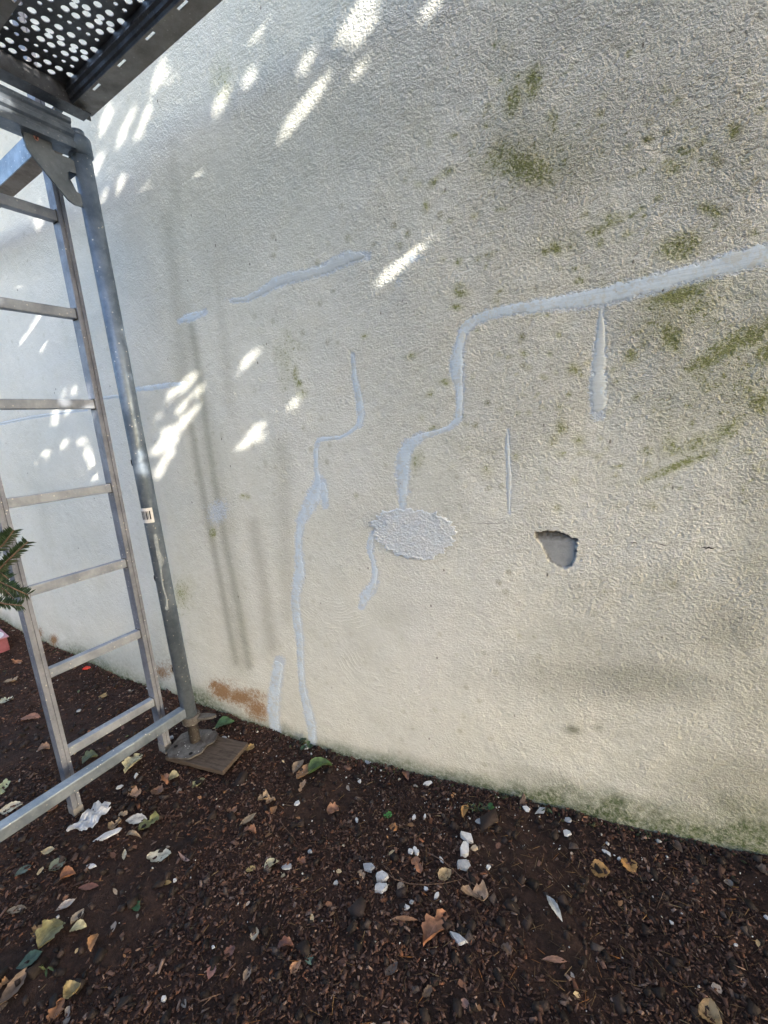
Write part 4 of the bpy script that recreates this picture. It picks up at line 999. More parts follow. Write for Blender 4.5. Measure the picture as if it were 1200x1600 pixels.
LEAVES = [
 # kind, x, y, len, wid, angle, colour, curl, label
 ('lance', 213, 1281, 34, 15, -8, PALE, .2, 'white pointed leaf touching the olive leaf by the ladder foot'),
 ('torn', 233, 1287, 38, 20, -28, OLV, .5, 'olive green crumpled leaf beside the white pointed leaf'),
 ('lance', 209, 1308, 26, 9, 15, TAN, .9, 'curled tan leaf strip right of the long white flake'),
 ('lobed', 249, 1338, 38, 18, -10, (.60, .57, .45), .3, 'ragged cream leaf lying below the white flakes'),
 ('lance', 288, 1342, 25, 7, 42, PINK, .5, 'slim pinkish leaf sliver right of the ragged cream leaf'),
 ('ovate', 80, 1264, 22, 17, -25, OR, .6, 'orange leaf just right of the base rail, left of the ladder foot'),
 ('lance', 17, 1262, 40, 12, -20, CREAM, .3, 'cream leaf under the base rail at the left edge'),
 ('torn', 208, 1193, 40, 20, -50, (.62, .58, .36), .5, 'crumpled pale yellow leaf in front of the timber board'),
 ('torn', 257, 1217, 18, 14, 60, OR, .5, 'small orange leaf touching a yellow one below the timber board'),
 ('ovate', 271, 1213, 18, 13, -10, YEL, .4, 'small yellow leaf touching an orange one below the timber board'),
 ('lobed', 247, 1237, 20, 15, 10, BR, .5, 'brown crumpled leaf under the orange and yellow pair'),
 ('torn', 210, 1241, 24, 17, -20, (.36, .22, .14), .5, 'tan brown leaf left of the brown crumpled leaf'),
 ('torn', 310, 1223, 24, 11, -30, (.34, .33, .16), .5, 'dull olive leaf scrap below the timber board corner'),
 ('lobed', 141, 1187, 28, 20, -30, (.13, .17, .10), .4, 'grey-green leaf between the ladder and the base rail'),
 ('lance', 350, 1133, 34, 16, -14, GRN, .5, 'dark green curled leaf at the wall foot behind the screw jack'),
 ('lobed', 391, 1169, 14, 12, 0, OCH, .3, 'tiny yellow star-shaped leaf right of the timber board'),
 ('torn', 17, 1065, 20, 12, -10, TAN, .4, 'tan leaf below the pink tray'),
 ('lance', 48, 1121, 32, 9, -8, (.34, .15, .09), .4, 'long brown leaf left of the ladder, at mid height of its foot'),
 ('torn', 5, 1230, 26, 16, -70, (.40, .44, .22), .3, 'pale green leaf cut by the left edge above the base rail'),
 ('torn', 27, 1034, 17, 9, 10, OR, .4, 'small orange leaf scrap right under the tray corner'),
 ('torn', 161, 1088, 12, 10, 0, OCH, .4, 'ochre scrap seen between the two lowest ladder rungs'),
 ('lobed', 68, 1171, 20, 12, -15, (.38, .22, .13), .5, 'light brown leaf left of the lowest rung'),
 ('torn', 10, 1094, 24, 10, -25, (.42, .45, .34), .3, 'pale green-grey leaf at the left edge below the tan leaf'),
 ('torn', 192, 1272, 14, 10, 0, (.48, .35, .22), .3, 'square tan scrap above the white pointed leaf'),
 ('torn', 180, 1289, 24, 14, -30, TAN, .5, 'tan leaf between the grey film and the white pointed leaf'),
 ('torn', 363, 1268, 16, 13, 10, (.30, .14, .07), .5, 'small rusty leaf alone below the timber board'),
 ('lance', 388, 1281, 32, 8, -32, TAN, .6, 'narrow tan leaf pointing up right, left of the paired tan leaves'),
 ('torn', 390, 1298, 20, 11, 0, (.33, .15, .08), .6, 'rusty leaf scrap under the narrow tan leaf'),
 ('lance', 75, 1330, 22, 9, -18, (.50, .43, .26), .4, 'small buff leaf left of the long white flake'),
 ('lance', 194, 1334, 16, 7, -82, CREAM, .4, 'tiny upright cream leaf left of the ragged cream leaf'),
 ('ovate', 90, 1351, 32, 15, -32, (.22, .25, .17), .4, 'grey-green leaf above the orange-brown one on the left'),
 ('ovate', 105, 1368, 28, 15, -18, (.42, .17, .07), .6, 'orange-brown leaf below the grey-green leaf on the left'),
 ('lance', 138, 1385, 32, 10, -10, (.22, .09, .065), .3, 'dark reddish leaf right of the orange-brown one'),
 ('lance', 36, 1360, 32, 11, -36, (.13, .18, .14), .3, 'dark grey-green leaf at the left edge above the brown oval'),
 ('ovate', 26, 1420, 30, 12, -8, (.30, .22, .14), .4, 'flat brown oval leaf at the left edge'),
 ('lance', 103, 1415, 36, 11, -30, (.58, .48, .40), .5, 'pale pinkish boat-shaped leaf on the left'),
 ('lance', 121, 1431, 32, 12, -50, (.55, .42, .28), .6, 'pale tan folded leaf directly above the yellow-cream leaf'),
 ('ovate', 122, 1450, 28, 17, -12, (.66, .58, .30), .4, 'yellow-cream leaf under the folded tan leaf'),
 ('lance', 147, 1473, 30, 13, -66, (.46, .23, .09), .8, 'curled orange-brown leaf right of the yellow-cream leaf'),
 ('lobed', 80, 1462, 58, 28, -48, (.26, .24, .10), .4, 'large olive-yellow lobed leaf near the lower left corner'),
 ('torn', 63, 1452, 36, 20, -50, (.42, .25, .11), .6, 'tan leaf lying against the large olive-yellow leaf'),
 ('lance', 46, 1500, 48, 17, -30, TEAL, .4, 'dark bluish green leaf in the lower left corner'),
 ('lobed', 211, 1414, 20, 18, 60, (.05, .16, .07), .3, 'bright green ivy leaf on bare soil left of centre'),
 ('ovate', 113, 1552, 36, 20, -40, (.44, .34, .14), .6, 'yellow leaf joined to a brown one near the bottom left'),
 ('torn', 88, 1580, 48, 19, -62, (.34, .15, .06), .6, 'orange-brown leaf under the yellow one near the bottom left'),
 ('lance', 20, 1548, 80, 18, -55, (.24, .16, .11), .6, 'long brown withered leaf in the bottom left corner'),
 ('torn', 4, 1538, 24, 16, -40, (.45, .22, .07), .5, 'orange leaf cut by the left edge near the bottom'),
 ('lance', 259, 1378, 18, 8, 0, OCH, .5, 'small ochre leaf with a white crumb at its tip'),
 ('ovate', 392, 1357, 18, 10, -10, (.58, .42, .14), .3, 'small yellow oval leaf left of the larger pale yellow one'),
 ('lance', 331, 1517, 26, 13, -65, (.33, .15, .12), .3, 'dull pink leaf standing alone at the bottom left of centre'),
 ('lance', 386, 1520, 26, 11, -65, (.30, .22, .16), .3, 'grey-tan leaf right of the dull pink leaf'),
 ('ovate', 398, 1458, 22, 13, -80, (.62, .54, .40), .3, 'cream oval leaf left of the orange sliver row'),
 ('torn', 105, 1588, 26, 12, -80, GREY, .4, 'grey withered leaf at the bottom edge on the left'),
 ('lobed', 359, 1485, 20, 14, -30, (.22, .10, .08), .4, 'dark reddish leaf above the dull pink one'),
 ('ovate', 500, 1201, 40, 16, -20, (.09, .17, .05), .6, 'green folded leaf over an orange-tan one near the ivy'),
 ('ovate', 478, 1207, 34, 15, -30, (.44, .24, .11), .6, 'orange-tan leaf tucked under the green folded leaf'),
 ('lance', 466, 1198, 26, 13, -52, (.30, .22, .15), .5, 'grey-tan leaf left of the green folded leaf'),
 ('torn', 472, 1228, 18, 9, -60, (.48, .30, .18), .6, 'small light tan scrap below the orange-tan leaf'),
 ('torn', 412, 1249, 19, 12, -10, (.52, .36, .20), .6, 'left one of two paired tan leaves'),
 ('torn', 423, 1252, 16, 11, -10, (.50, .34, .20), .6, 'right one of two paired tan leaves'),
 ('lance', 428, 1266, 14, 9, -60, (.42, .20, .08), .5, 'small orange scrap beneath the paired tan leaves'),
 ('lobed', 520, 1266, 19, 15, 0, (.36, .17, .09), .6, 'crinkled rusty leaf in the open soil right of the paired tan leaves'),
 ('ovate', 424, 1350, 26, 14, -26, (.62, .56, .34), .3, 'pale yellow leaf lying flat left of the speckled plaster'),
 ('lobed', 606, 1273, 14, 10, 0, (.05, .24, .04), .3, 'tiny bright green leaf in the middle of the soil'),
 ('lobed', 614, 1293, 14, 11, 30, (.46, .19, .05), .4, 'tiny orange leaf below the tiny bright green leaf'),
 ('lance', 634, 1211, 16, 11, 60, (.28, .13, .08), .5, 'brown leaf close under the wall left of a white flake'),
 ('lance', 727, 1267, 22, 11, -70, (.52, .28, .07), .5, 'orange-yellow leaf beside the weed at the wall foot'),
 ('torn', 652, 1352, 28, 17, 65, (.42, .18, .09), .5, 'orange-brown leaf under the white crumbled plaster'),
 ('ovate', 695, 1365, 25, 19, -40, (.46, .34, .18), .3, 'ochre-tan leaf under the twig, left of the plaster column'),
 ('torn', 564, 1366, 14, 12, 60, (.45, .32, .22), .5, 'small tan leaf left of the speckled plaster'),
 ('torn', 471, 1345, 14, 12, 20, (.34, .15, .08), .5, 'small rusty scrap right of the flat pale yellow leaf'),
 ('torn', 741, 1401, 44, 28, 12, (.50, .33, .20), .7, 'tan curled leaf at the end of the twig'),
 ('torn', 680, 1452, 64, 36, -55, (.38, .17, .09), 1.0, 'largest rust-brown curled leaf, low in the middle'),
 ('lance', 631, 1437, 44, 8, 5, (.50, .24, .11), .5, 'long orange leaf sliver left of the largest curled leaf'),
 ('ovate', 462, 1510, 26, 13, -50, (.48, .25, .13), .4, 'orange-tan leaf left of the mint green one'),
 ('ovate', 484, 1498, 19, 14, 50, (.20, .33, .25), .3, 'mint green leaf right of the orange-tan one'),
 ('lobed', 446, 1480, 26, 16, -10, (.22, .09, .06), .6, 'dark reddish lobed leaf above the orange-tan one'),
 ('ovate', 612, 1515, 30, 14, -50, (.13, .10, .09), .3, 'dark grey-brown leaf at the bottom middle'),
 ('ovate', 727, 1567, 18, 14, 30, (.36, .20, .16), .3, 'dull pink leaf at the bottom edge right of middle'),
 ('lobed', 668, 1551, 22, 14, -50, (.22, .14, .09), .6, 'brown lobed leaf at the bottom middle, left of the dull pink one'),
 ('lobed', 791, 1484, 22, 15, 40, (.17, .11, .08), .5, 'dark brown lobed leaf right of the speckled oval plaster'),
 ('ovate', 938, 1359, 32, 26, 15, (.46, .25, .07), .3, 'left one of two golden leaves near the wall'),
 ('ovate', 984, 1352, 30, 22, 60, (.52, .27, .07), .3, 'right one of two golden leaves near the wall'),
 ('lance', 866, 1418, 46, 10, 57, (.55, .57, .56), .3, 'long pale grey lance leaf right of the curled tan leaf'),
 ('lance', 866, 1499, 40, 11, 3, (.48, .24, .15), .5, 'salmon-coloured leaf low on the right, below the lance leaf'),
 ('ovate', 1110, 1587, 50, 32, 42, (.46, .30, .13), .4, 'ochre leaf cut by the bottom edge at the right'),
 ('lance', 1056, 1322, 30, 12, 40, (.15, .095, .065), .7, 'dark brown curled leaf at the wall foot on the right'),
 ('torn', 1190, 1360, 24, 15, 30, (.14, .10, .08), .6, 'dark withered leaf by the wall at the right edge'),
 ('ovate', 1139, 1381, 16, 11, 60, GREY, .4, 'small grey leaf near the right edge below the wall'),
]
for i, (k, x, y, L_, W_, a_, c_, cu_, lab) in enumerate(LEAVES):
    c, L, W, yaw = place(x, y, L_, W_, a_)
    mt = leaf_mat(c_)
    o = bpy.data.objects.new('fallen_leaf', leaf_mesh(L, W, k, cu_, 100+i, mt)); link(o)
    o.location = (c[0], c[1], c[2]+random.uniform(.002, .0065)); o.rotation_euler = (random.uniform(-.12, .12), random.uniform(-.1, .1), yaw)
    tag(o, lab, 'leaf', 'fallen leaves on the soil')

def flake_mesh(L, W, T, seed, n=9, sharp=False):
    r = random.Random(seed); pts = []
    for k in range(n):
        a = 2*math.pi*k/n+r.uniform(-.3, .3); rr = r.uniform(.62, 1.12)
        x, y = .5*L*math.cos(a)*rr, .5*W*math.sin(a)*rr
        if sharp: y *= max(.05, 1-abs(x/(.5*L))**1.2) if x < 0 else 1
        pts.append((x, y))
    bm = bmesh.new()
    prism(bm, pts, 0, T, lambda a, b, h: Vector((a*(1-.10*(h > 0)), b*(1-.12*(h > 0)), h+(.12*T*math.sin(a*200+b*140) if h > 0 else 0))))
    bmesh.ops.recalc_face_normals(bm, faces=bm.faces)
    bmesh.ops.triangulate(bm, faces=[f for f in bm.faces if len(f.verts) > 4])
    me = bpy.data.meshes.new('flake'); bm.to_mesh(me); bm.free(); return me
def m_plaster(name, c0, c1, speck):
    t = NT(name); n = t.noise(60, 4, .65); c = t.mix(t.ramp(n, .3, .7), c0, c1)
    s = t.math('MULTIPLY', t.ramp(t.voro(230), .3, .18), t.ramp(t.noise(90, 2), .45, .6)); c = t.mix(t.math('MULTIPLY', s, speck), c, (.09, .07, .06))
    return t.out(c, .85, 0, t.bump(t.noise(260, 4, .7), .0015))
M_PW = m_plaster('white_plaster', (.44, .455, .475), (.60, .61, .63), .5); M_PG = m_plaster('grey_plaster', (.24, .26, .29), (.38, .40, .43), .7); M_PS = m_plaster('speckled_plaster', (.32, .34, .37), (.50, .52, .56), .95)
FL = [
 (168, 1304, 64, 14, -22, M_PW, .003, 1, 'long pointed white flake lying below the ladder foot'),
 (143, 1353, 17, 8, 5, M_PW, .003, 0, 'small white flake below the long pointed flake'),
 (478, 1167, 19, 12, -25, M_PW, .005, 1, 'white wedge-shaped flake just left of the ivy'),
 (668, 1224, 15, 7, -20, M_PW, .005, 0, 'white flake tight against the wall foot, left of the weed'),
 (749, 1284, 14, 10, -10, M_PG, .004, 0, 'grey flake above the plaster column'),
 (730, 1309, 26, 13, 28, M_PW, .010, 0, 'top block of the white plaster column'),
 (727, 1330, 28, 18, -85, M_PW, .012, 0, 'middle block of the white plaster column'),
 (724, 1351, 26, 18, -10, M_PG, .008, 0, 'greyish lowest block of the white plaster column'),
 (741, 1326, 11, 9, 0, m_plaster('tan_stone', (.38, .31, .22), (.48, .40, .30), .3), .007, 0, 'small tan pebble against the plaster column'),
 (576, 1356, 21, 16, 25, M_PG, .006, 0, 'grey plaster piece upper left of the speckled lump'),
 (598, 1371, 28, 16, 5, M_PS, .009, 0, 'upper speckled plaster lump left of the twig'),
 (596, 1387, 27, 17, 0, M_PS, .009, 0, 'lower speckled plaster lump left of the twig'),
 (763, 1355, 9, 9, 0, M_PW, .005, 0, 'small round white pebble right of the plaster column'),
 (689, 1342, 13, 5, 60, M_PW, .004, 0, 'narrow white chip left of the plaster column'),
 (647, 1277, 11, 7, -50, M_PW, .004, 0, 'left one of two white chips above the crumbled plaster'),
 (664, 1276, 9, 5, -70, M_PW, .004, 0, 'right one of two white chips above the crumbled plaster'),
 (641, 1331, 9, 8, 0, M_PW, .007, 0, 'left lump of the crumbled white plaster'),
 (648, 1328, 9, 8, 20, M_PW, .008, 0, 'middle lump of the crumbled white plaster'),
 (652, 1333, 9, 9, 0, M_PW, .007, 0, 'right lump of the crumbled white plaster'),
 (625, 1385, 14, 10, -10, m_plaster('brown_stone', (.16, .13, .11), (.26, .22, .19), .2), .007, 0, 'grey-brown pebble right of the speckled lumps'),
 (682, 1399, 12, 8, -50, M_PW, .004, 0, 'white chip left of the tan curled leaf'),
 (666, 1389, 10, 6, 20, M_PW, .004, 0, 'white chip under the twig'),
 (635, 1418, 11, 8, 0, M_PW, .005, 0, 'white chip above the long orange sliver'),
 (643, 1410, 7, 6, 0, M_PG, .005, 0, 'tiny grey pebble by the white chip above the orange sliver'),
 (525, 1380, 10, 8, -70, M_PG, .004, 0, 'pale grey chip in bare soil left of the speckled lumps'),
 (717, 1467, 34, 14, 38, M_PS, .007, 0, 'oval speckled plaster piece right of the largest curled leaf'),
 (948, 1332, 24, 8, 35, M_PW, .003, 1, 'thin white sliver above the two golden leaves'),
 (967, 1342, 7, 6, 0, M_PW, .004, 0, 'white chip between the two golden leaves'),
 (886, 1302, 15, 10, 15, M_PW, .005, 0, 'white chip on the soil below the standing bark piece'),
 (888, 1281, 15, 7, 10, M_PG, .004, 0, 'greyish flake close to the wall, right of the grey flake pair'),
 (845, 1267, 20, 13, -20, M_PG, .003, 1, 'right grey-white flake beside the standing bark piece'),
 (822, 1263, 15, 8, 25, M_PW, .003, 1, 'left white flake beside the standing bark piece'),
 (1049, 1441, 13, 5, 45, M_PW, .003, 1, 'tiny white sliver in the dark soil at right'),
 (1198, 1434, 10, 8, 60, M_PW, .004, 0, 'pale chip cut by the right edge'),
 (1150, 1477, 8, 6, 60, M_PW, .004, 0, 'white chip near the right edge'),
 (256, 1562, 12, 10, -60, M_PW, .006, 0, 'white crumb near the bottom edge on the left'),
 (273, 1376, 7, 6, -40, M_PW, .005, 0, 'white crumb at the tip of the small ochre leaf'),
 (333, 1480, 6, 6, 0, M_PW, .004, 0, 'tiny white crumb above the dull pink leaf at the bottom left'),
 (465, 1255, 11, 6, -10, M_PW, .005, 0, 'white crumb between the paired tan leaves and the rusty leaf'),
 (557, 1281, 8, 6, 60, M_PW, .004, 0, 'white crumb left of the tiny bright green leaf'),
 (562, 1221, 7, 7, 0, M_PW, .004, 0, 'round white crumb right of the green folded leaf'),
 (541, 1176, 9, 7, -60, M_PW, .004, 0, 'white crumb close to the wall right of the ivy'),
 (577, 1188, 12, 12, -60, M_PG, .004, 0, 'dark grey plaster chip at the wall foot right of the ivy'),
 (484, 1331, 9, 6, 0, M_PG, .005, 0, 'pale chip right of the flat pale yellow leaf'),
 (449, 1355, 20, 10, -10, M_PG, .005, 0, 'dull grey stone right of the flat pale yellow leaf'),
 (268, 1153, 10, 9, 30, M_PG, .006, 0, 'pale pebble between the ladder foot and the jack'),
 (351, 1154, 10, 9, 30, M_PG, .006, 0, 'grey pebble behind the timber board'),
 (187, 1230, 9, 9, -60, M_PW, .004, 0, 'white chip left of the tan brown leaf'),
 (212, 1212, 10, 6, -60, M_PW, .004, 0, 'white chip under the crumpled pale yellow leaf'),
 (123, 1111, 11, 8, -30, M_PG, .006, 0, 'pale pebble seen through the lowest ladder gap'),
 (135, 1044, 12, 8, 10, m_simple('red_plastic', (.50, .03, .02), (.62, .06, .04), 60, .4), .006, 0, 'bright red plastic scrap by the wall behind the ladder'),
]
for i, (x, y, L_, W_, a_, mt, T, sh, lab) in enumerate(FL):
    c, L, W, yaw = place(x, y, L_, W_, a_)
    nm = 'pebble' if ('pebble' in lab or 'stone' in lab) else ('plastic_scrap' if 'plastic' in lab else 'plaster_fragment')
    me = flake_mesh(L, W, T, 300+i, 6 if L_ < 14 else 8, sh); me.materials.append(mt)
    o = bpy.data.objects.new(nm, me); link(o)
    o.location = (c[0], c[1], c[2]+.0055); o.rotation_euler = (random.uniform(-.15, .15), random.uniform(-.15, .15), yaw)
    tag(o, lab, {'pebble': 'pebble', 'plastic_scrap': 'plastic scrap', 'plaster_fragment': 'plaster fragment'}[nm], {'pebble': 'pebbles on the soil', 'plaster_fragment': 'plaster fragments on the soil'}.get(nm))

# crumpled grey film by the ladder foot
def film():
    c, L, W, yaw = place(140, 1279, 70, 30, -24)
    V = []; F = []; nx, ny = 24, 12
    for i in range(nx+1):
        for j in range(ny+1):
            s, t = i/nx-.5, j/ny-.5
            w = (.55+.45*math.sin(s*6+1.2))*(1+.12*math.sin(i*1.9))
            z = .012*abs(noise.noise((s*5, t*5, 2)))+.02*max(0, s)*max(0, t+.2)*4*.4+.004*math.sin(s*22+t*9)
            V.append((s*L*(1-.1*math.cos(t*9)), t*W*w+.010*math.sin(s*5), z+.002))
    for i in range(nx):
        for j in range(ny):
            a = i*(ny+1)+j; F.append((a, a+1, a+ny+2, a+ny+1))
    n = len(V); V += [(x, y, z-.0008) for x, y, z in V]; F += [tuple(n+k for k in reversed(f)) for f in F]
    o = mesh_obj('paint_film', V, F, m_simple('dusty_film', (.38, .41, .45), (.52, .55, .60), 60, .5), None, False)
    o.location = (c[0], c[1], c[2]+.006); o.rotation_euler = (0, 0, yaw)
    tag(o, 'crumpled grey-white paint film at the foot of the left ladder stile', 'paint film')
film()

# standing bark piece at the wall
c = on_ground(816, 1259)
bm = bmesh.new(); prism(bm, [(-.009, 0), (.010, 0), (.008, .02), (.0075, .036), (.001, .044), (-.004, .03), (-.008, .018)], -.003, .003, lambda a, b, h: Vector((a, h+.0015*math.sin(b*200), b)))
o = bm_obj('bark_piece', bm, m_simple('bark', (.07, .05, .042), (.13, .10, .085), 90, .9, .003)); o.location = (c[0], min(c[1], WALL_Y-.012), c[2]-.006); o.rotation_euler = (-.2, .08, .2)
tag(o, 'grey-brown bark splinter standing upright against the wall foot', 'bark piece')

# twigs
M_TWIG = m_simple('twig_bark', (.09, .055, .038), (.17, .11, .08), 120, .8, .001)
def twig(paths, lab, r=.0016, parent=None):
    main = None
    for k, pth in enumerate(paths):
        P = []
        for i, (x, y) in enumerate(pth):
            g = on_ground(x, y, .008); P.append((g[0], g[1], g[2]+.010+.002*math.sin(i*2)))
        bm = bmesh.new(); rr = [r*(1-.6*i/(len(P)-1))*(1 if k == 0 else .65) for i in range(len(P))]
        tube(bm, P, rr, 6)
        o = bm_obj('twig' if k == 0 else 'side_shoot', bm, M_TWIG, main, True)
        if k == 0: main = o; tag(o, lab, 'twig', 'dry twigs on the soil')
twig([[(604, 1365), (618, 1376), (640, 1381), (665, 1383), (695, 1382), (722, 1374)], [(618, 1376), (606, 1358), (596, 1350)]], 'thin dry twig running right from the speckled plaster lumps')
twig([[(668, 1333), (690, 1345), (707, 1358), (720, 1371), (742, 1385), (766, 1399)], [(742, 1385), (748, 1400), (758, 1412)]], 'thin dry twig crossing down to the tan curled leaf')
twig([[(436, 1280), (446, 1296), (458, 1308), (466, 1320)]], 'hair-thin twig above the flat pale yellow leaf', .0009)
twig([[(1030, 1384), (1037, 1395), (1026, 1420)]], 'thin grey twig right of the golden leaves', .001)
twig([[(310, 1567), (330, 1560), (345, 1553)], [(330, 1560), (316, 1575)]], 'short brown twig near the bottom left', .0015)

# ------------------------------------------------------------------ ivy and weeds at the wall foot
M_STEM = m_simple('green_stem', (.08, .10, .04), (.12, .14, .06), 90)
def sprig(x, y, n, spread, size, colr, lab, cat='ivy sprig', name='ivy_sprig', kind='lobed', hgt=.05):
    g = on_ground(x, y); t = empty(name, (g[0], min(g[1], WALL_Y-.02), g[2])); tag(t, lab, cat)
    mt = leaf_mat(colr); bm = bmesh.new(); tips = []
    for k in range(n):
        a = random.uniform(math.pi, 2*math.pi)+random.uniform(-.4, .4)
        h_ = random.uniform(.25, 1)*hgt; rr = random.uniform(.15, 1)*spread
        tip = (rr*math.cos(a), min(rr*math.sin(a)*.6, .004), h_); tips.append((tip, a))
        tube(bm, [(0, 0, -.004), (tip[0]*.4, tip[1]*.4, h_*.6), tip], .0008, 5)
    bm_obj('stem', bm, M_STEM, t)
    for k, (tip, a) in enumerate(tips):
        L = size*random.uniform(.7, 1.15)
        o = bpy.data.objects.new('leaf', leaf_mesh(L, L*.8 if kind != 'lance' else L*.25, kind, .25, 900+k+int(x), mt)); link(o, t)
        o.location = (tip[0]+.3*L*math.cos(a), tip[1]+.3*L*math.sin(a)*.5, tip[2]); o.rotation_euler = (random.uniform(-.5, .9), random.uniform(-.2, .6), a)
    return t
sprig(492, 1160, 9, .030, .024, (.06, .13, .06), 'small dark green ivy sprig at the wall foot under the thin filler strip', hgt=.045)
sprig(746, 1268, 16, .040, .016, (.035, .075, .045), 'feathery dark weed at the wall foot above the plaster column', 'weed', 'weed', 'lance', .035)
sprig(768, 1265, 3, .014, .020, (.05, .18, .04), 'small bright green seedling right of the feathery weed', 'seedling', 'seedling', 'ovate', .018)
sprig(72, 1515, 8, .03, .016, (.05, .10, .03), 'dark green moss-like weed in the lower left corner', 'weed', 'weed', 'lance', .015)
sprig(590, 1196, 5, .02, .012, (.05, .08, .05), 'tiny dark weed at the wall foot right of the grey chip', 'weed', 'weed', 'lance', .015)
sprig(855, 1268, 5, .022, .015, (.045, .09, .04), 'tiny weed at the wall foot right of the standing bark piece', 'weed', 'weed', 'lance', .02)

# ------------------------------------------------------------------ pink tray far left
def tray():
    a = at_z(24, 992, .135); b = at_z(14, 1037, .135)
    t = empty('pink_tray', (-2.95, .955, 0.0), math.radians(-12))
    gz = ground_z(-3.0, 1.0); t.location.z = gz
    tag(t, 'faded pink plastic tray with a white crescent mark at the left edge', 'tray')
    m1 = m_simple('pink_plastic', (.33, .165, .22), (.42, .24, .30), 20, .5); m2 = m_simple('red_plastic_side', (.24, .075, .09), (.31, .11, .13), 20, .55)
    x0, x1, y0, y1 = -.36, .03, -.03, .12; 
    bm = bmesh.new()
    bx(bm, (x0, y0, .0), (x1, y0+.006, .075), .002); bx(bm, (x0, y1-.006, .0), (x1, y1, .075), .002)
    bx(bm, (x0, y0+.0062, .0), (x0+.006, y1-.0062, .075), .002); bx(bm, (x1-.006, y0+.0062, .0), (x1, y1-.0062, .075), .002)
    bm_obj('side_wall', bm, m2, t)
    bm = bmesh.new(); bx(bm, (x0-.008, y0-.008, .0755), (x1+.008, y1+.008, .082), .002); bm_obj('lid', bm, m1, t)
    bm = bmesh.new(); n = 18; pts = []
    for k in range(n+1):
        a_ = math.pi*(.1+1.1*k/n); pts.append((-.04+.085*math.cos(a_), .06+.06*math.sin(a_)))
    inner = [(-.04+(x+.04)*.8, .055+(y-.06)*.78) for x, y in reversed(pts)]
    prism(bm, pts+inner, .0822, .0836, lambda a_, b_, h: Vector((a_, b_, h))); bmesh.ops.triangulate(bm, faces=[f for f in bm.faces if len(f.verts) > 4])
    bm_obj('crescent_mark', bm, m_simple('white_print', (.62, .60, .62), (.72, .70, .72), 40, .5), t)
tray()

# ------------------------------------------------------------------ yew branch hanging in at the left edge
def yew():
    root = Vector((-1.42, .02, 0))
    t = empty('yew_shrub', root); tag(t, 'dark green yew branch with flat needles poking in at the left edge before the ladder', 'yew shrub')
    wood = m_simple('yew_bark', (.10, .065, .045), (.16, .11, .08), 60, .85, .002)
    green = m_simple('yew_needles', (.012, .030, .012), (.028, .058, .022), 120, .45, .0003, spec=.4)
    bm = bmesh.new(); tube(bm, [(0, 0, -.05), (.02, .01, .4), (-.01, .03, .8), (.02, .02, 1.25), (.0, .0, 1.6)], [.022, .018, .014, .009, .004], 10)
    bm_obj('stem', bm, wood, t, True)
    def W(px, py, dep):
        d = ray(px, py)*dep; return Vector((d[0], d[1], d[2]+CAM_H))-root
    sprays = [ [W(-60, 900, .80), W(-20, 872, .80), W(6, 850, .80), W(22, 828, .80)],
               [W(-50, 905, .79), W(-5, 893, .79), W(20, 868, .79), W(44, 846, .79)],
               [W(-50, 890, .80), W(-8, 905, .80), W(18, 918, .80), W(44, 930, .80)],
               [W(-55, 925, .80), W(-15, 938, .80), W(10, 944, .80), W(34, 946, .80)],
               [W(-60, 860, .80), W(-25, 880, .80), W(0, 895, .80), W(14, 905, .80)],
               [W(-60, 950, .81), W(-30, 930, .81), W(-10, 905, .81), W(2, 890, .81)],
               [W(-55, 860, .80), W(-20, 850, .80), W(0, 840, .80), W(12, 836, .80)], [W(-50, 915, .82), W(-12, 912, .82), W(8, 922, .82), W(22, 936, .82)]]
    r = random.Random(4)
    for k in range(34):
        z = r.uniform(.25, 1.5); a = r.uniform(0, 2*math.pi); L = r.uniform(.14, .34)*(1.25-z*.45)
        if -.6 < a-.5 < 1.9: L *= .55
        b = Vector((0, 0, z)); e = b+Vector((math.cos(a)*L, math.sin(a)*L, r.uniform(-.02, .12)))
        m = (b+e)/2+Vector((0, 0, .03)); sprays.append([b, m, e])
    for k in range(8):   # carry the seen sprays back to the stem
        s0 = sprays[k][0]; bm = bmesh.new(); tube(bm, [(0, .01, s0.z-.10), (s0*.55+Vector((0, 0, (s0.z-.04)*.0))), s0], [.006, .004, .0022], 7)
        bm_obj('branch', bm, wood, t, True)
    nv, nf = [], []
    for si, s in enumerate(sprays):
        bm = bmesh.new(); tube(bm, s, [.0022]+[.0016]*(len(s)-2)+[.0009], 6); tw = bm_obj('twig', bm, wood, t, True)
        V, F = [], []
        seg = [(a, b) for a, b in zip(s, s[1:])]; tot = sum((b-a).length for a, b in seg); step = .0024 if si < 8 else .005
        for a, b in seg:
            n = max(2, int((b-a).length/step)); d = (b-a).normalized(); sd_ = d.cross(Vector((0, 0, 1))).normalized(); up = sd_.cross(d)
            if si < 8: # sprays face the viewer side of the path a little
                vw = (a+root-Vector((0, 0, CAM_H))).normalized(); sd_ = (sd_*.5+d.cross(vw).normalized()).normalized(); up = sd_.cross(d)
            for i in range(n):
                for sg in (-1, 1):
                    p = a+(b-a)*(i/n); L = r.uniform(.012, .018); dr = (d*.55+sd_*sg*r.uniform(.8, 1.1)+up*r.uniform(-.25, .45)).normalized()
                    w = dr.cross(up).normalized()*.0016; m = p+dr*L*.55+up*.0008; e = p+dr*L
                    k = len(V); V += [p-w*.5, p+w*.5, m+w, e, m-w, m-up*.0009]
                    F += [(k, k+1, k+2, k+4), (k+4, k+2, k+3), (k+5, k+4, k+3), (k+5, k+3, k+2), (k, k+4, k+5), (k+1, k+5, k+2)]
        o = mesh_obj('needles', V, F, green, tw)
yew()

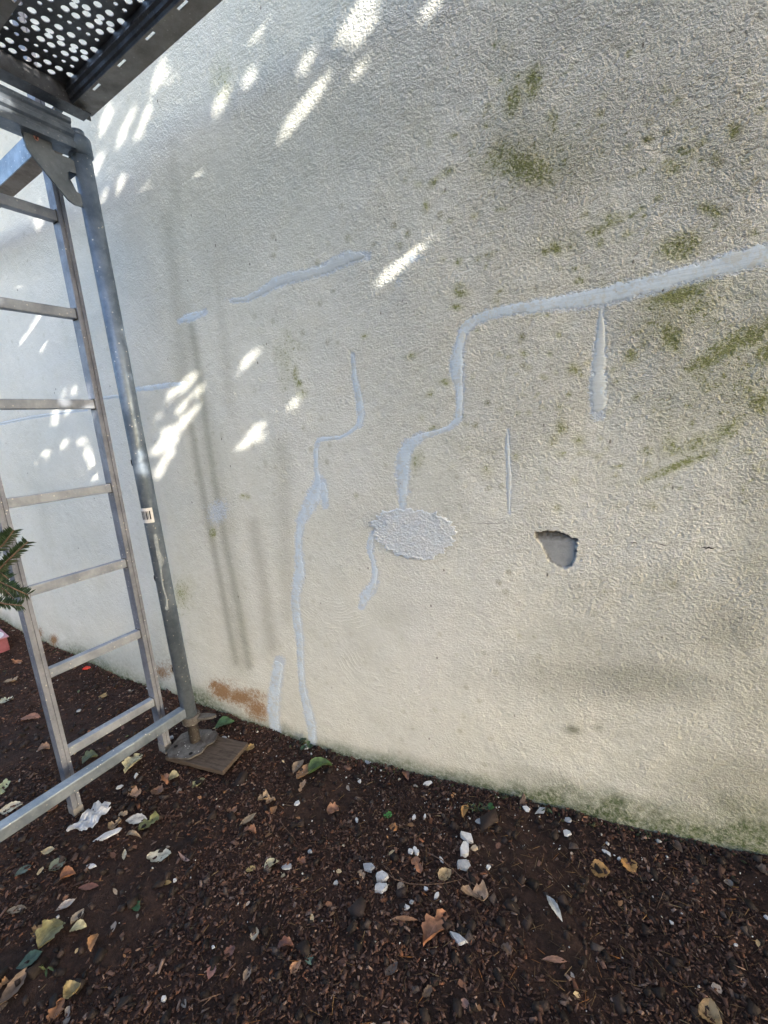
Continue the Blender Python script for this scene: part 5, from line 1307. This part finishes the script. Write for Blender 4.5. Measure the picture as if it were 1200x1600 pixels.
# ------------------------------------------------------------------ broad-leaved tree whose crown shades the wall and lets specks of sun through
DAP = [  # photo pixel(s) where sun lands on the wall, hole radius in cm
 (452, 200, 2.3), (462, 187, 2.6), (472, 174, 2.8), (482, 163, 2.6), (491, 150, 2.2), (500, 138, 1.4), (508, 125, 1.1), (535, 58, 1.5), (546, 46, 2.3), (556, 33, 2.6), (567, 18, 2.6), (578, 4, 2.4),
 (556, 70, 1.1), (566, 56, 1.1), (577, 40, 1.), (552, 130, 1.1), (558, 116, 1.3), (564, 102, 1.1), (476, 108, 1.6), (478, 97, 1.5), (343, 168, 1.9), (345, 155, 1.7), (334, 190, .9), (336, 108, .9), (390, 128, 1.2), (395, 115, .9), (246, 132, 1.9), (249, 115, 1.8), (254, 100, 1.1), (265, 120, 1.), (268, 135, .9),
 (304, 285, 1.3), (597, 438, 1.4), (608, 429, 1.6), (620, 419, 1.7), (631, 409, 1.6), (642, 398, 1.3), (652, 387, 1.0), (685, 358, 1.2), (676, 366, .9), (592, 465, 1.2), (598, 455, 1.2),
 (295, 597, 2.7), (289, 603, 2.0), (309, 612, 2.2), (268, 617, 2.1), (283, 637, 2.2), (306, 640, 1.9), (287, 660, 2.3), (279, 668, 1.6), (250, 645, 1.9), (258, 675, 2.2), (245, 703, 2.6), (250, 697, 2.), (263, 713, 2.2), (268, 702, 1.8), (273, 688, 1.3), (250, 735, 2.3), (248, 742, 1.6), (228, 700, .9),
 (386, 566, 1.9), (389, 560, 1.2), (400, 671, 1.8), (386, 690, 1.8), (410, 684, 1.4), (395, 681, 1.2), (375, 697, 1.1), (372, 637, 1.1), (464, 615, 1.2), (458, 633, 1.2), (488, 425, 1.2), (495, 413, 1.1), (535, 490, .9),
 (62, 500, 2.6), (55, 512, 2.8), (48, 528, 3.0), (44, 545, 3.0), (38, 535, 2.4), (70, 520, 2.6), (66, 540, 2.4), (75, 505, 2.), (30, 565, 1.8), (22, 580, 1.8), (15, 592, 1.2), (99, 613, 1.4), (117, 610, 1.4),
 (85, 660, 2.), (88, 645, 2.2), (108, 640, 2.2), (100, 695, 1.8), (70, 703, 1.8), (126, 750, 1.8), (143, 722, 2.4), (138, 710, 2.), (128, 690, 1.4), (212, 795, 2.), (211, 780, 1.6), (120, 675, 1.3), (150, 745, 1.6),
 (165, 190, 1.7), (168, 178, 1.5), (162, 205, 1.4), (193, 208, 2.), (190, 222, 2.), (197, 198, 1.4), (215, 222, 1.6), (217, 210, 1.3), (228, 186, 1.6), (232, 172, 1.2), (206, 178, 1.2), (152, 262, 1.7), (157, 250, 1.5), (175, 265, 1.2), (163, 310, 1.4), (188, 295, 1.4), (190, 280, 1.2), (172, 335, 1.), (225, 300, 1.1), (145, 285, 1.1), (185, 170, 1.1),
 (620, 18, 1.1), (668, 25, 1.2), (672, 12, 1.1), (445, 55, 1.), (430, 20, 1.), (400, 60, 1.), (300, 60, 1.1), (90, 400, 1.2), (110, 430, 1.2), (60, 350, 1.2), (30, 440, 1.2),
]
def tree():
    t = empty('broadleaf_tree', (5.9, -2.2, 0)); tag(t, 'leafy tree right of the picture whose crown throws the dappled shade on the wall', 'tree')
    wood = m_simple('tree_bark', (.09, .075, .06), (.17, .145, .12), 25, .9, .01)
    green = m_simple('tree_leaves', (.045, .085, .025), (.085, .14, .045), 8, .5, .0005)
    tr = green.node_tree; b = tr.nodes['Principled BSDF']
    bm = bmesh.new(); tube(bm, [(0, 0, -.1), (.05, .05, 1.2), (-.05, .1, 2.4), (-.15, .2, 3.4)], [.17, .14, .12, .10], 14)
    bm_obj('trunk', bm, wood, t, True)
    targets = [(np.array([on_wall(x, y)[0], WALL_Y, on_wall(x, y)[1]]), r/100) for x, y, r in DAP]
    for px, py in ((173, 520), (176, 538), (194, 592), (202, 632), (207, 660)):
        v, z = on_u(px, py, 0); p = FP+E2*RP; targets.append((np.array([p[0], p[1], z]), .016))
    def clear(P, d0=.55):
        # cut back from where the photographer stands, and clear of the scaffold
        R3 = P-np.array([0, 0, CAM_H]); dep = R3 @ CF
        sx = np.abs(R3 @ CX)-dep*(600/FPX); sy = np.abs(R3 @ CU)-dep*(800/FPX)
        out = (np.maximum(sx, sy) > .10) | (dep < -.2)
        ok = (P[:, 1] < WALL_Y-.12) & (P[:, 2] > 1.3) & out & (np.linalg.norm(R3, axis=1) > d0)
        uu = (P[:, :2]-FP) @ E2; vv = (P[:, :2]-FP) @ E1
        return ok & ~((uu > -.3) & (uu < 2.3) & (vv > -.36) & (vv < .12) & (P[:, 2] < 2.3)) & ~((uu > -.35) & (uu < .15))
    n = 80000
    wx = rng.uniform(-5.8, 1.6, n); kind = rng.uniform(0, 1, n)
    wy = np.where(kind < .62, WALL_Y, rng.uniform(-1.2, WALL_Y, n)); wz = np.where(kind < .62, rng.uniform(-.1, 3.6, n), rng.uniform(-.2, .3, n))
    d = rng.uniform(6.4, 7.6, n)+np.clip(-wx-1, 0, 9)*.5
    P = np.stack([wx, wy, wz], 1)+SUN*d[:, None]+rng.normal(0, .08, (n, 3))
    P = P[clear(P)]
    m = 4000; C0 = np.array([5.6, -1.9, 4.6]); q = rng.normal(0, 1, (m, 3)); q /= np.linalg.norm(q, axis=1)[:, None]; q *= (rng.uniform(0, 1, m)**.4)[:, None]
    Q = C0+q*np.array([2.2, 1.8, 1.4]); Q = Q[clear(Q)]
    sizes = [rng.uniform(.030, .048, len(P)+len(Q))]; parts = [P, Q]
    # low hanging sprays nearer the wall sharpen the specks of light
    a1 = np.cross(SUN, [0, 0, 1]); a1 /= np.linalg.norm(a1); a2 = np.cross(SUN, a1)
    for c, r in targets:
        k = 170; th = rng.uniform(0, 2*math.pi, k); rr = .008+rng.uniform(0, 1, k)**.8*.13; dd = rng.uniform(2.1, 3.6, k)
        N = c+SUN*dd[:, None]+a1*(rr*np.cos(th))[:, None]+a2*(rr*np.sin(th))[:, None]
        N = N[clear(N, .4)]; parts.append(N); sizes.append(rng.uniform(.014, .026, len(N)))
    P = np.vstack(parts); size = np.concatenate(sizes); n = len(P)
    nrm = rng.normal(0, 1, (n, 3))
    LV = [(-1, 0, 0), (-.3, -.62, .18), (.5, -.5, .12), (1.15, 0, -.1), (.5, .5, .12), (-.3, .62, .18)]
    # leaves hang roughly facing the light
    V = np.array(LV)[None]*size[:, None, None]
    zax = SUN[None]*1.6+nrm*.55; zax /= np.linalg.norm(zax, axis=1)[:, None]
    tmp = rng.normal(0, 1, (n, 3)); xax = np.cross(tmp, zax); xax /= np.linalg.norm(xax, axis=1)[:, None]; yax = np.cross(zax, xax)
    W = V[:, :, 0:1]*xax[:, None]+V[:, :, 1:2]*yax[:, None]+V[:, :, 2:3]*zax[:, None]+P[:, None]
    keep = np.ones(n, bool)
    for c, r in targets:
        w = P-c; al = w @ SUN; near = np.nonzero((np.linalg.norm(w-al[:, None]*SUN, axis=1) < .13) & (al > 0))[0]
        w = np.concatenate([W[near], P[near][:, None]], 1)-c; al = w @ SUN; dist = np.linalg.norm(w-al[..., None]*SUN, axis=2)
        hit = (dist < (r*.50+.003)*rng.uniform(.82, 1.35, len(near))[:, None]+np.where(al > 3.2, .0047*al, 0)).any(1)
        keep[near[hit]] = False
    P = P[keep]; W = W[keep]-np.array([5.9, -2.2, 0]); n = len(P)
    F = (np.array([(0, 1, 2, 3), (0, 3, 4, 5)])[None]+(np.arange(n)*6)[:, None, None]).reshape(-1, 4)
    me = bpy.data.meshes.new('crown'); me.vertices.add(n*6); me.vertices.foreach_set('co', W.reshape(-1).astype(np.float32))
    me.loops.add(F.size); me.loops.foreach_set('vertex_index', F.reshape(-1).astype(np.int32))
    me.polygons.add(len(F)); me.polygons.foreach_set('loop_start', (np.arange(len(F))*4).astype(np.int32)); me.polygons.foreach_set('loop_total', np.full(len(F), 4, np.int32))
    me.update(calc_edges=True); me.materials.append(green)
    o = link(bpy.data.objects.new('crown', me), t); o['kind'] = 'stuff'
    # limbs
    ctr = P.mean(0)-np.array([5.9, -2.2, 0]); r = random.Random(2)
    for k in range(12):
        e = Vector(P[r.randrange(n)])-Vector((5.9, -2.2, 0))
        bm = bmesh.new(); b0 = Vector((-.1, .15, r.uniform(1.8, 3.3))); mid = (b0+e)/2+Vector((0, 0, .2))
        # keep limbs clear of the sun paths that reach the wall
        pts = np.array([list(b0*(1-s)**2+mid*2*s*(1-s)+e*s*s) for s in np.linspace(0, 1, 14)])+np.array([5.9, -2.2, 0])
        bad = any(np.min(np.linalg.norm((pts-c)-((pts-c) @ SUN)[:, None]*SUN, axis=1)) < .07 for c, _ in targets)
        if bad: continue
        tube(bm, [Vector(p)-Vector((5.9, -2.2, 0)) for p in pts], [.05*(1-s*.85) for s in np.linspace(0, 1, 14)], 8); bm_obj('limb', bm, wood, t, True)
    print('leaves', n)
tree()

def added_hedge():  # unseen leaf screen added to block low sky and dim the lower wall
    t = empty('added_hedge', (-1.5, -3.9, 0)); tag(t, 'added tall leaf screen behind the photographer that blocks low sky, outside the picture', 'added_hedge')
    n = 20000; P = np.stack([rng.uniform(-6.5, 5.5, n), rng.uniform(-.45, .45, n), rng.uniform(.02, 1, n)**.8*2.3], 1)
    P[:, 1] += .10*np.sin(P[:, 0]*2.1); sz = rng.uniform(.9, 1.5, n)
    LV = [(-.5, 0, 0), (-.15, -.35, .1), (.25, -.3, .1), (.6, 0, 0), (.25, .3, .1), (-.15, .35, .1)]
    C = palette([(.035, .065, .02), (.06, .10, .03), (.09, .12, .04)], [3, 3, 1], n)
    o = build_pieces('foliage', LV, [(0, 1, 2, 3), (0, 3, 4, 5)], P[:, 0], P[:, 1], P[:, 2], .10*sz, .10*sz, .10*sz, rng.uniform(0, 6.3, n), rng.normal(0, 1, n), rng.normal(0, 1, n), C, M_NEEDLE, .1)
    o.parent = t; o['kind'] = 'stuff'
    for k in range(9):
        bm = bmesh.new(); x = -6+k*1.4; tube(bm, [(x, 0, -.05), (x+.05, .05, 1), (x, -.03, 1.9)], [.04, .03, .015], 8); bm_obj('stem', bm, M_TWIG, t, True)
added_hedge()
bpy.context.view_layer.update()
